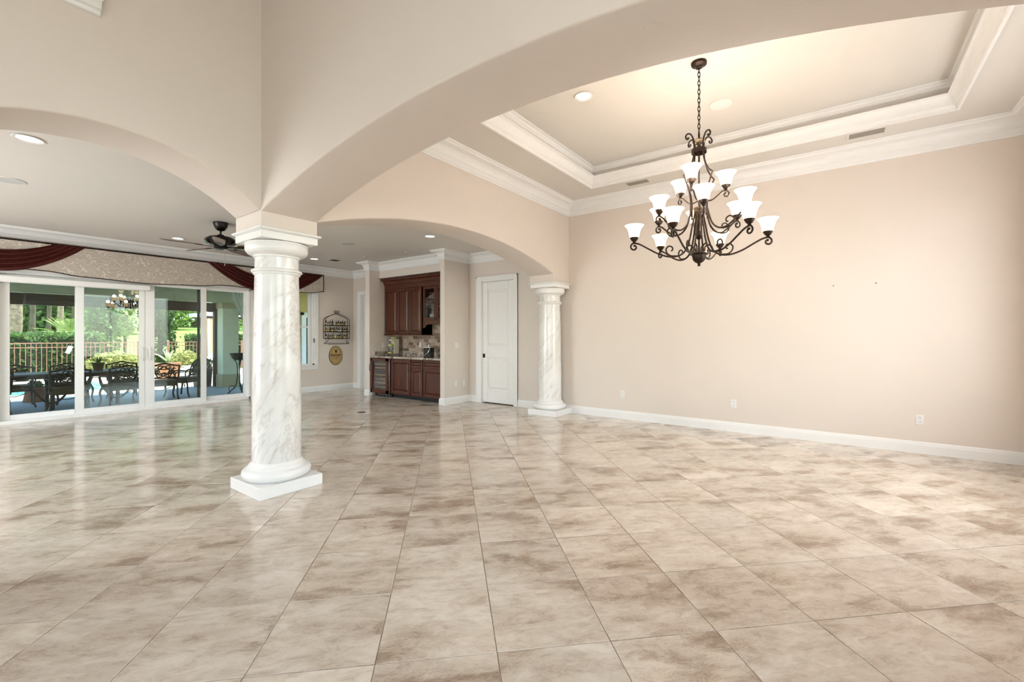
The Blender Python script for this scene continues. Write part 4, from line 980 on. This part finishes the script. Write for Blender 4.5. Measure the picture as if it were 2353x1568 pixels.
for k in range(40):
    a = 2*PI*k/40
    if abs(math.sin(a)) > .35: m.box(.148*math.cos(a)-.004, .148*math.cos(a)+.004, -.0175, -.016, .203*math.sin(a)-.007, .203*math.sin(a)+.007)
m.build('rim_lettering', 'signgold', sg)

# ------------------------------------------------------------------ outside: covered patio
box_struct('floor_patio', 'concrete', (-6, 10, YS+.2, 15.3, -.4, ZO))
box_struct('ceiling_patio', 'stucco', (-6, 10, YS+.2, 15.2, 2.8, 2.95))
m = MB(); m.box(-6, 10, 14.3, 14.75, 2.335, 2.8).box(-6, 10, 14.285, 14.31, 2.315, 2.335); struct(m, 'trim_9', 'stucco')
m = MB(); m.box(-6, 5.37, 14.76, 14.84, 2.07, 2.33).box(-6, 5.37, 14.74, 14.86, 2.19, 2.22).box(5.30, 5.38, 14.74, 14.86, ZO, 2.33).box(-.6, -.52, 14.76, 14.84, ZO, 2.33)
struct(m, 'trim_10', 'screen')
m = MB(); m.box(5.81, 10, 14.76, 14.84, 2.0, 2.1); struct(m, 'trim_11', 'screen')
pc = empty('patio_pillar', (5.57, 14.46, ZO), label='square sage stucco pillar on the covered patio outside the right door panel', cat='pillar')
MB().box(-.24, .24, -.19, .26, 0, .36).build('pillar_base', 'stucco_dark', pc, bevel=.006)
MB().box(-.21, .205, -.16, .24, .36, 2.45).build('shaft', 'stucco', pc, bevel=.004)
MB().box(-.24, .24, -.19, .26, 2.28, 2.45).build('cap', 'stucco_dark', pc, bevel=.006)
# house wing seen through the small window
wg = struct(MB().box(6.55, 10, 13.6, 13.8, -.3, 2.8), 'wall_wing', 'wingwall') if False else None
MT['cream_wall'] = plain('yellow_stucco', (214, 190, 128), .8, var=.04)
wg = struct(MB().box(6.75, 10, 13.6, 13.8, -.3, 2.8), 'wall_wing', 'cream_wall')
m = MB(); m.box(7.28, 7.36, 13.54, 13.6, ZO, 2.1).box(8.2, 8.28, 13.54, 13.6, ZO, 2.1).box(7.28, 8.28, 13.54, 13.6, 2.02, 2.1).box(7.36, 7.44, 13.56, 13.6, ZO, 2.02).box(7.44, 8.2, 13.56, 13.6, 1.94, 2.02)
dw = struct(m, 'door_4', 'white')
MB().box(7.44, 8.2, 13.575, 13.585, ZO, 1.94).build('pane', 'darkvoid', dw)
# pool deck, pool and ground
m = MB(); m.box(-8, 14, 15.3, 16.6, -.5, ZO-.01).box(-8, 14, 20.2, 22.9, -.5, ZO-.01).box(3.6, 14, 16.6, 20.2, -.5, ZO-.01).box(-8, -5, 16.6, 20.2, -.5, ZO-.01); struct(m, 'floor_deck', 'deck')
def watermat():
    a = N('pool_water'); a.set((120, 196, 200), .05, 0, .5); v = a.pos(); a.bump(a.noise(v, 6, 3), .1, .02); return a.m
MT['water'] = watermat()
struct(MB().box(-5, 3.6, 16.6, 20.2, -.5, -.22), 'floor_pool', 'water')
m = MB(); m.add([(-30, 22.9, -.15), (45, 22.9, -.15), (45, 29, .2), (-30, 29, .2), (45, 46, 1.62), (-30, 46, 1.62), (45, 90, 4), (-30, 90, 4), (-30, 22.9, -1), (45, 22.9, -1), (45, 90, -1), (-30, 90, -1)],
                 [(0, 1, 2, 3), (3, 2, 4, 5), (5, 4, 6, 7), (8, 11, 10, 9), (0, 8, 9, 1), (7, 6, 10, 11), (0, 3, 5, 7, 11, 8), (1, 9, 10, 6, 4, 2)]); struct(m, 'floor_lawn', 'lawn')
box_struct('floor_outer', 'soil', (-60, 80, -40, 120, -1.4, -1.0))

# patio chairs, cast openwork
def chair_proto(label, oval=False):
    e = empty('patio_chair', (0, 0, ZO), label=label, cat='patio chair', group='cast metal patio chairs')
    W = .27
    cs = MB(); n = 20
    MB().prism([(-W, -.24), (W, -.24), (W+.01, .05), (W-.01, .22), (.2, .26), (-.2, .26), (-W+.01, .22), (-W-.01, .05)], .335, .46, 'z').build('seat', 'cushion', e, bevel=.015)
    for sx in (-1, 1):
        MB().tube(smoothpath([(sx*(W-.02), .22, .40), (sx*(W+.02), .25, .28), (sx*(W-.0), .26, .12), (sx*(W+.03), .29, .0)], 5), [.022]*8+[.018]*8, 8).build('leg', 'patiocast', e)
        MB().tube(smoothpath([(sx*(W-.02), -.22, .42), (sx*(W-.01), -.25, .28), (sx*(W-.01), -.26, .12), (sx*(W+.01), -.31, .0)], 5), .018, 8).build('leg', 'patiocast', e)
        MB().tube(smoothpath([(sx*W, -.25, .62), (sx*(W+.05), -.12, .65), (sx*(W+.06), .1, .63), (sx*(W+.03), .18, .57), (sx*W, .16, .45)], 5), .014, 8).build('armrest', 'patiocast', e)
    bk = MB()
    def bp(x, z): return (x, -.25-.10*(z-.45)/.42, z)
    if oval:
        bk.tube(smoothpath([bp(-.20, .42), bp(-.23, .6), bp(-.21, .78), bp(-.12, .87), bp(0, .89), bp(.12, .87), bp(.21, .78), bp(.23, .6), bp(.20, .42)], 6), .016, 8)
    else:
        bk.tube([bp(-W, .42), bp(-W-.01, .62), bp(-W-.01, .80)], .02, 8).tube([bp(W, .42), bp(W+.01, .62), bp(W+.01, .80)], .02, 8)
        bk.tube(smoothpath([bp(-W-.02, .80), bp(-.15, .82), bp(0, .86), bp(.15, .82), bp(W+.02, .80)], 6), .018, 8)
    bk.tube([bp(-W, .52), bp(W, .52)], .012, 6)
    fr_ = bk.build('back_frame', 'patiocast', e)
    lat = MB(); s_ = .9 if oval else 1
    for a, b, c_, d_ in ((-.22, .54, 0, .80), (.22, .54, 0, .80), (-.1, .53, -.18, .78), (.1, .53, .18, .78), (-.22, .68, .1, .54), (.22, .68, -.1, .54)):
        lat.tube(smoothpath([bp(a*s_, b), bp((a*.6+c_*.4)*s_+.02*(1 if a > 0 else -1), (b*.55+d_*.45)), bp(c_*s_, d_)], 5), .014, 6)
    for cx_, cz_ in ((-.13, .66), (.13, .66), (0, .60), (-.07, .76), (.07, .76)):
        lat.tube([bp(p[0]*s_, p[1]) for p in spiral(cx_, cz_, .055, .02, 0, 400, 18)], .013, 6)
    for k in range(3): lat.tube(smoothpath([bp(-W*s_*.8, .74-.1*k), bp(-.1*s_, .70-.1*k+.04), bp(.0, .72-.1*k), bp(.1*s_, .70-.1*k+.04), bp(W*s_*.8, .74-.1*k)], 4), .013, 6)
    lat.build('lattice', 'patiocast', fr_)
    MB().tube(smoothpath([(-W, -.2, .3), (0, 0, .22), (W, .2, .3)], 5), .008, 6).build('stretcher', 'patiocast', e)
    return e
cp = chair_proto('wide backed patio chair at the near right corner of the patio table')
cp.location = (3.45, 12.62, ZO); cp.rotation_euler = (0, 0, R(-6))
for loc, rz, lb in (((.78, 12.35), 8, 'patio chair at the far left of the near side of the patio table'),
                    ((1.88, 12.35), -4, 'patio chair on the near side of the patio table, left of the door stile'),
                    ((2.70, 12.40), 3, 'patio chair on the near side of the patio table, right of the potted plant'),
                    ((1.28, 13.75), 176, 'patio chair on the far side of the patio table at the left'),
                    ((2.15, 13.78), 183, 'patio chair on the far side of the patio table behind the potted plant'),
                    ((3.05, 13.72), 178, 'patio chair on the far side of the patio table at the right')):
    copy_tree(cp, None, lb, (loc[0], loc[1], ZO), R(rz))
ce = chair_proto('round backed patio chair at the right end of the patio table', True)
ce.location = (4.06, 13.12, ZO); ce.rotation_euler = (0, 0, R(38))
tb = empty('patio_table', (1.7, 13.0, ZO), label='long dark metal patio table with curved legs behind the sliding doors', cat='table')
MB().box(-1.5, 1.35, -.42, .42, .70, .735).build('table_top', 'tabletop', tb, bevel=.01) if False else None
MT['tabletop'] = plain('grey_table_top', (92, 100, 108), .35, .2, var=.08)
MB().box(-1.5, 1.35, -.42, .42, .70, .735).build('table_top', 'tabletop', tb, bevel=.01)
MB().box(-1.42, 1.27, -.36, .36, .63, .70).build('apron', 'patiocast', tb)
for sx in (-1.1, 0, 1.0):
    MB().tube([(sx, -.3, .65), (sx, -.3, .3), (sx, -.3, .0)], .035, 10).build('leg', 'patiocast', tb)
    MB().tube([(sx, .3, .65), (sx, .3, .0)], .035, 10).build('leg', 'patiocast', tb)
    for d_ in (-1, 1): MB().tube(smoothpath([(sx, -.3, .12), (sx+d_*.12, -.3, .2), (sx+d_*.26, -.3, .42), (sx+d_*.3, -.3, .62)], 5), .02, 8).build('brace', 'patiocast', tb)

# plants: leaf clouds
def leaves(pts, size, up=.3, asp=.5, jit=.35):
    n = len(pts); d = RNG.normal(size=(n, 3)); d[:, 2] += up; d /= np.linalg.norm(d, axis=1)[:, None]
    e = RNG.normal(size=(n, 3)); e -= d*(e*d).sum(1)[:, None]; e /= np.linalg.norm(e, axis=1)[:, None]
    s = size*(1+jit*RNG.normal(size=n)).clip(.4, 1.8); L = d*s[:, None]; W_ = e*(s*asp)[:, None]
    nn = np.cross(d, e)*(s*.15)[:, None]
    P = np.asarray(pts); a = P-L*.5; b = P+W_*.5+nn; c = P+L*.5; f = P-W_*.5+nn
    V = np.stack([a, b, c, f], 1).reshape(-1, 3); F = np.arange(n*4).reshape(-1, 4)
    return V, F
def leafmesh(name, pts, size, mat, parent, up=.3, asp=.5):
    V, F = leaves(pts, size, up, asp); me = bpy.data.meshes.new(name); n = len(F)
    me.vertices.add(len(V)); me.vertices.foreach_set('co', V.ravel()); me.loops.add(n*4); me.loops.foreach_set('vertex_index', F.ravel())
    me.polygons.add(n); me.polygons.foreach_set('loop_start', np.arange(n)*4); me.polygons.foreach_set('loop_total', np.full(n, 4)); me.update(calc_edges=True)
    return link(name, me, mat, parent)
def blob(n, r, c=(0, 0, 0), shell=.55):
    d = RNG.normal(size=(n, 3)); d /= np.linalg.norm(d, axis=1)[:, None]; k = shell+(1-shell)*RNG.random(n)**.5
    k *= 1+.12*np.sin(d[:, 0]*7+c[0])*np.cos(d[:, 2]*6+c[1]*2)
    return d*k[:, None]*np.array(r)+np.array(c)
def hedge(loc, L, D, H, label, mat='leafmid'):
    e = empty('hedge', loc, label=label, cat='hedge')
    p = RNG.random((9000, 3))*np.array([L, D, H]); k = RNG.integers(0, 3, 9000)
    p[k == 0, 1] = RNG.random((k == 0).sum())**2*.25; p[k == 1, 2] = H-RNG.random((k == 1).sum())**2*.2
    p += RNG.normal(size=p.shape)*.04
    leafmesh('foliage', p, .13, mat, e, .4, .6)
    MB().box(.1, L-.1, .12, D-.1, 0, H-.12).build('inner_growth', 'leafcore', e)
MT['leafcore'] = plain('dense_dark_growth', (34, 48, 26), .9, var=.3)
hedge((-6, 23.6, -.15), 10.6, 1.3, 1.6, 'clipped green hedge behind the left stretch of pool fence')
hedge((7.65, 23.8, -.15), 7, 1.3, 1.55, 'clipped green hedge behind the right stretch of pool fence')
def tree(loc, label, crowns, mat, trunk=(.12, 2.0), size=.2, tm='barkdark', n=2600, name='tree', up=.2):
    e = empty(name, loc, label=label, cat='tree' if 'shrub' not in name else 'shrub')
    pts = np.concatenate([blob(max(300, int(n/len(crowns))), r, c) for r, c in crowns])
    leafmesh('foliage', pts, size, mat, e, up, .55)
    if trunk: MB().tube([(0, 0, 0), (.03, .02, trunk[1]*.5), (0, 0, trunk[1])], [trunk[0]*1.2, trunk[0], trunk[0]*.85], 10).build('trunk', tm, e)
    return e
tree((5.15, 26.5, 0), 'tall bright green conical evergreen behind the fence in the second door pane', [((.62, .62, 1.5), (0, 0, 1.3)), ((.6, .6, 1.6), (0, 0, 2.8)), ((.45, .45, 1.4), (0, 0, 4.3))], 'leafmid', (.1, 3), .15, n=5200)
tree((6.95, 25.6, 0), 'dark green evergreen column standing in the fence gap in the third door pane', [((.62, .62, 1.3), (0, 0, 1.0)), ((.6, .6, 1.6), (0, 0, 2.7)), ((.5, .5, 1.4), (.1, 0, 4.4))], 'leafdark', (.1, 3), .15, n=5200)
tree((6.25, 28.2, .1), 'pale silvery feathery shrub tree behind the fence at the gate', [((.5, .5, .9), (0, 0, 2.1)), ((.4, .4, .8), (.1, 0, 3.2))], 'leafpale', (.07, 2), .2, n=2000)
BK = [((-.6, 39.5, 1), 'leafdark', 'dark woodland tree behind the thick pine trunk at the far left', 2.2), ((5.2, 39.5, 1), 'leafmid', 'green woodland tree standing close behind the palm and conical evergreen', 2.2),
      ((2.0, 45.5, 1.5), 'leafdark', 'tall dark woodland tree behind the thin pine trunks', 2.8), ((9.0, 45.5, 1.5), 'leafdark', 'dark woodland tree behind the evergreen column at the gate', 2.8),
      ((5.2, 52.5, 2), 'leafmid', 'tall green tree in the middle distance behind the conical evergreen', 3.4), ((14.0, 53, 2), 'leafbright', 'sunlit broad tree beyond the bright lawn in the third door pane', 3.4), ((22.8, 53, 2), 'leafpale', 'pale sunlit tree beyond the lawn behind the patio pillar', 3.4),
      ((-.5, 61, 2.4), 'leafdark', 'far dark tree at the left end of the woodland', 4.0), ((10, 61, 2.4), 'leafmid', 'far tree behind the left part of the lawn', 4.0), ((20.2, 61, 2.4), 'leafdark', 'far dark tree behind the right part of the lawn', 4.0), ((30.4, 61, 2.4), 'leafdark', 'far dark tree at the right end of the woodland', 4.0),
      ((5.5, 70, 2.8), 'leafdark', 'farthest woodland tree on the left, a dark crown between nearer trees', 4.5), ((17, 70, 2.8), 'leafdark', 'farthest woodland tree in the middle, above the sunlit lawn tree', 4.5), ((28.6, 70, 2.8), 'leafdark', 'farthest woodland tree on the right', 4.5)]
for loc, mt, lb, r in BK:
    tree(loc, lb, [((r, r*.8, r*.9), (0, 0, r*1.0)), ((r*.8, r*.7, r*.8), (r*.4, -.3, r*2.0)), ((r*.7, r*.7, r*.7), (-r*.5, .2, r*2.2)), ((r*.9, r*.7, r*.6), (0, -.5, r*.5))], mt, (.25, r*1.6), .36, n=5200)
def pine(loc, r, h, label, tm='bark'):
    e = empty('pine_tree', loc, label=label, cat='tree')
    MB().tube([(0, 0, 0), (.05, 0, h*.3), (.0, .03, h*.6), (.04, 0, h)], [r*1.15, r, r*.92, r*.8], 14).build('trunk', tm, e)
    leafmesh('foliage', blob(300, (.28, .28, .8), (0, 0, h+.3)), .2, 'leafdark', e)
pine((2.72, 29, .2), .2, 9, 'thick sunlit pine trunk at the far left behind the hedge')
pine((3.45, 31, .4), .10, 8, 'thin pine trunk just right of the thick pine trunk', 'barkdark')
pine((4.25, 33, .6), .09, 8, 'thin dark pine trunk left of the palm', 'barkdark')
pine((5.1, 36, .8), .13, 8, 'pale slender trunk rising behind the palm')
pine((5.6, 35, .8), .2, 8, 'brown pine trunk behind the palm at the door stile', 'barkdark')
def palm(loc, label):
    e = empty('palm', loc, label=label, cat='palm')
    MB().tube([(0, 0, 0), (.02, 0, .6), (0, 0, 1.1)], [.14, .12, .1], 10).build('trunk', 'barkdark', e)
    for k in range(26):
        a = RNG.random()*2*PI; el = R(RNG.uniform(5, 75)); L = RNG.uniform(1.0, 1.55); m_ = MB()
        d = np.array([math.cos(a)*math.cos(el), math.sin(a)*math.cos(el), math.sin(el)]); sd = np.array([-math.sin(a), math.cos(a), 0])
        spine = [np.array([0, 0, 1.1])+d*L*t+np.array([0, 0, -.5*t*t*L*.6]) for t in np.linspace(0, 1, 9)]
        m_.tube([tuple(p) for p in spine], .012, 4)
        for i in range(1, 9):
            for s_ in (-1, 1):
                for h in (0, .5):
                    b = spine[i]-(spine[i]-spine[i-1])*h; ln = .42*(1-.6*abs(i/8-.35)); tip = b+sd*s_*ln*.75+d*ln*.6+np.array([0, 0, -.06]); w2 = d*.018
                    m_.add([tuple(b-w2), tuple(b+w2), tuple(tip)], [(0, 1, 2)])
        m_.build('frond', 'leafpale' if k % 3 else 'leafbright', e, smooth=False)
palm((4.35, 28.5, .15), 'pale feathery palm above the hedge in the left door pane')
tree((4.45, 21.6, ZO), 'low yellow-green bush in front of the fence in the second door pane', [((.75, .5, .45), (0, 0, .45))], 'leafyellow', None, .14, n=1500, name='garden_shrub')
tree((6.75, 21.75, ZO), 'yellow flowering shrub beside the white lounge chairs', [((.55, .5, .4), (0, 0, .48))], 'leafyellow', None, .13, n=1300, name='garden_shrub')
# fence
def fence(x0, x1, label, posts, y=22.7):
    e = empty('pool_fence', ((x0+x1)/2, y, ZO), label=label, cat='fence'); o_ = (x0+x1)/2
    for z0, z1 in ((1.21, 1.245), (1.06, 1.09), (.08, .11)): MB().box(x0-o_, x1-o_, -.015, .015, z0, z1).build('rail', 'fence', e)
    pm = MB().box(-.009, .009, -.009, .009, .04, 1.22).mesh('picket', False)
    n = int((x1-x0)/.128)
    for k in range(1, n): link('picket', pm, 'fence', e, (x0-o_+k*.128, 0, 0))
    for p in posts:
        m_ = MB().box(-.035, .035, -.035, .035, 0, 1.27); m_.frustum(0, 0, 1.27, 1.30, .042, .042, .02, .02); m_.build('post', 'fence', e, (p-o_, 0, 0))
fence(-1.2, 5.46, 'brown metal pool fence along the hedge in the two left door panes', (1.0, 3.65, 5.46))
fence(6.45, 12, 'brown metal pool fence to the right of the gate gap', (6.45, 9.3))
o = MB().box(-.065, .065, -.005, .005, -.14, .14).build('fence_notice', 'lounge', None, (3.46, 22.67, .86)); o.rotation_euler = (0, R(20), 0); setp(o, 'small blank white notice hung askew on the pool fence', 'notice')
# pots, planters, loungers
def agave(parent, z, n, L, mat, wd=.03):
    for k in range(n):
        a = 2*PI*k/n+RNG.random()*.4; el = R(RNG.uniform(35, 80)); m_ = MB(); d = (math.cos(a), math.sin(a)); s_ = (-d[1], d[0])
        q = [(0, 0), (L*.35*math.cos(el), L*.35*math.sin(el)), (L*.75*math.cos(el), L*.7*math.sin(el)), (L*math.cos(el)*1.15, L*.85*math.sin(el))]
        ws_ = [wd*.7, wd, wd*.7, .003]
        vs_ = []
        for (rr, zz), ww in zip(q, ws_): vs_ += [(d[0]*rr+s_[0]*ww, d[1]*rr+s_[1]*ww, z+zz+.01), (d[0]*rr, d[1]*rr, z+zz), (d[0]*rr-s_[0]*ww, d[1]*rr-s_[1]*ww, z+zz+.01)]
        m_.add(vs_, [f_ for i in range(3) for f_ in ((i*3, i*3+1, i*3+4, i*3+3), (i*3+1, i*3+2, i*3+5, i*3+4))]); m_.build('leaf', mat, parent)
tp = empty('terracotta_planter', (4.82, 17.0, ZO-.01), label='pale terracotta trough planter with a spiky agave behind the patio chairs', cat='planter')
m = MB(); m.frustum(0, 0, 0, .56, .2, .17, .27, .22).box(-.29, .29, -.24, .24, .56, .66); m.build('pot', 'terracotta', tp, bevel=.01)
MB().box(-.25, .25, -.2, .2, .655, .665).build('soil', 'soil', tp); agave(tp, .66, 11, .5, 'leafpale', .03)
gp = empty('grey_planter', (5.1, 15.05, ZO), label='tall charcoal planter with grassy plants beside the patio pillar', cat='planter')
MB().frustum(0, 0, 0, .53, .17, .17, .2, .2).build('pot', 'darkpot', gp, bevel=.01); leafmesh('foliage', blob(700, (.24, .24, .2), (0, 0, .64)), .12, 'leafdark', gp, 1.2, .2)
bp_ = empty('clay_planter', (1.68, 14.6, ZO), label='brown tapered clay planter on the patio behind the table at the left', cat='planter')
MB().lathe([(.20, 0), (.19, .05), (.15, .30), (.16, .34), (.14, .34), (.13, .3)], 28).build('pot', 'brownpot', bp_); leafmesh('foliage', blob(120, (.12, .12, .08), (0, 0, .38)), .08, 'leafdark', bp_)
pt = empty('potted_plant', (2.43, 12.95, ZO+.735), label='small potted spiky plant standing on the patio table', cat='potted plant')
MB().lathe([(.07, 0), (.075, .01), (.10, .14), (.11, .15), (.11, .17), (.095, .17), (.09, .15)], 24).build('pot', 'cushion', pt); agave(pt, .15, 14, .17, 'leafdark', .012)
def lounger(loc, rz, label):
    e = empty('lounge_chair', loc, rz, label, 'lounge chair', 'white pool lounge chairs')
    MB().prism([(0, .33), (1.25, .33), (1.25, .37), (.02, .37), (-.55, .86), (-.585, .83)], -.3, .3, 'y').build('sling', 'lounge', e)
    for x in (.1, 1.15):
        for y in (-.27, .27): MB().tube([(x, y, 0), (x, y, .34)], .018, 6).build('leg', 'lounge', e)
lounger((6.35, 18.6, ZO-.01), R(200), 'white pool lounge chair with raised back, nearer of two')
lounger((7.35, 20.05, ZO-.01), R(200), 'white pool lounge chair with raised back, farther of two')
pp = empty('pool_pavilion', (8.05, 22, ZO-.01), label='peach stucco pavilion pier with flat white eave beyond the lounge chairs', cat='pavilion')
MB().box(-.32, .0, 0, .35, 0, 2.3).build('pier', 'peach', pp); MB().box(-.45, 3.2, -.2, 2, 2.36, 2.52).build('roof', 'lounge', pp); MB().box(-.4, 3.2, -.1, .1, 2.26, 2.36).build('fascia', 'screen', pp)
MB().box(-.36, -.32, .0, .1, 0, 2.3).build('corner_trim', 'lounge', pp)
ps = empty('plant_stand', (5.05, 12.5, ZO), label='black iron plant stand with a bowl outside the right door panel', cat='plant stand')
MB().lathe([(.10, .86), (.16, .92), (.2, 1.02), (.215, 1.04), (.2, 1.04), (.15, .93), (.09, .88)], 28).build('bowl', 'iron', ps)
for k in range(3):
    a = 2*PI*k/3+.5
    pr = smoothpath([(.12, .9, 0), (.04, .75, 0), (.03, .45, 0), (.07, .2, 0), (.2, .05, 0), (.24, .0, 0)], 6); m = MB().tube(rz_path([(p[0], p[1]) for p in pr], a), .011, 8)
    m.tube(rz_path(spiral(.14, .14, .09, .02, -60, 330, 20), a), .008, 6); m.build('leg', 'iron', ps)
cu = empty('sheer_curtain', (5.15, 12.9, 1.6), label='gathered sheer white curtain hanging on the patio at the right door edge', cat='curtain')
def cfn(u, v):
    z = 1.18*(1-v); k = .16+.84*max(0, (1-v))**.75; x = .35-(.62*k)*(1-u)+.05*(v) ; return (x, .035*math.sin(u*PI*11)*(1-.4*v), z)
MB().grid(cfn, 66, 20).build('fabric', 'sheer', cu, solid=.003, ang=80)
MB().tube([(-.5, 0, 1.19), (.8, 0, 1.19)], .012, 8).build('rod', 'screen', cu)
MB().tube([(.28, -.03, .015), (.33, -.04, .0), (.41, -.03, .01), (.43, .0, .03)], .012, 6).build('tie_band', 'sheer', cu)
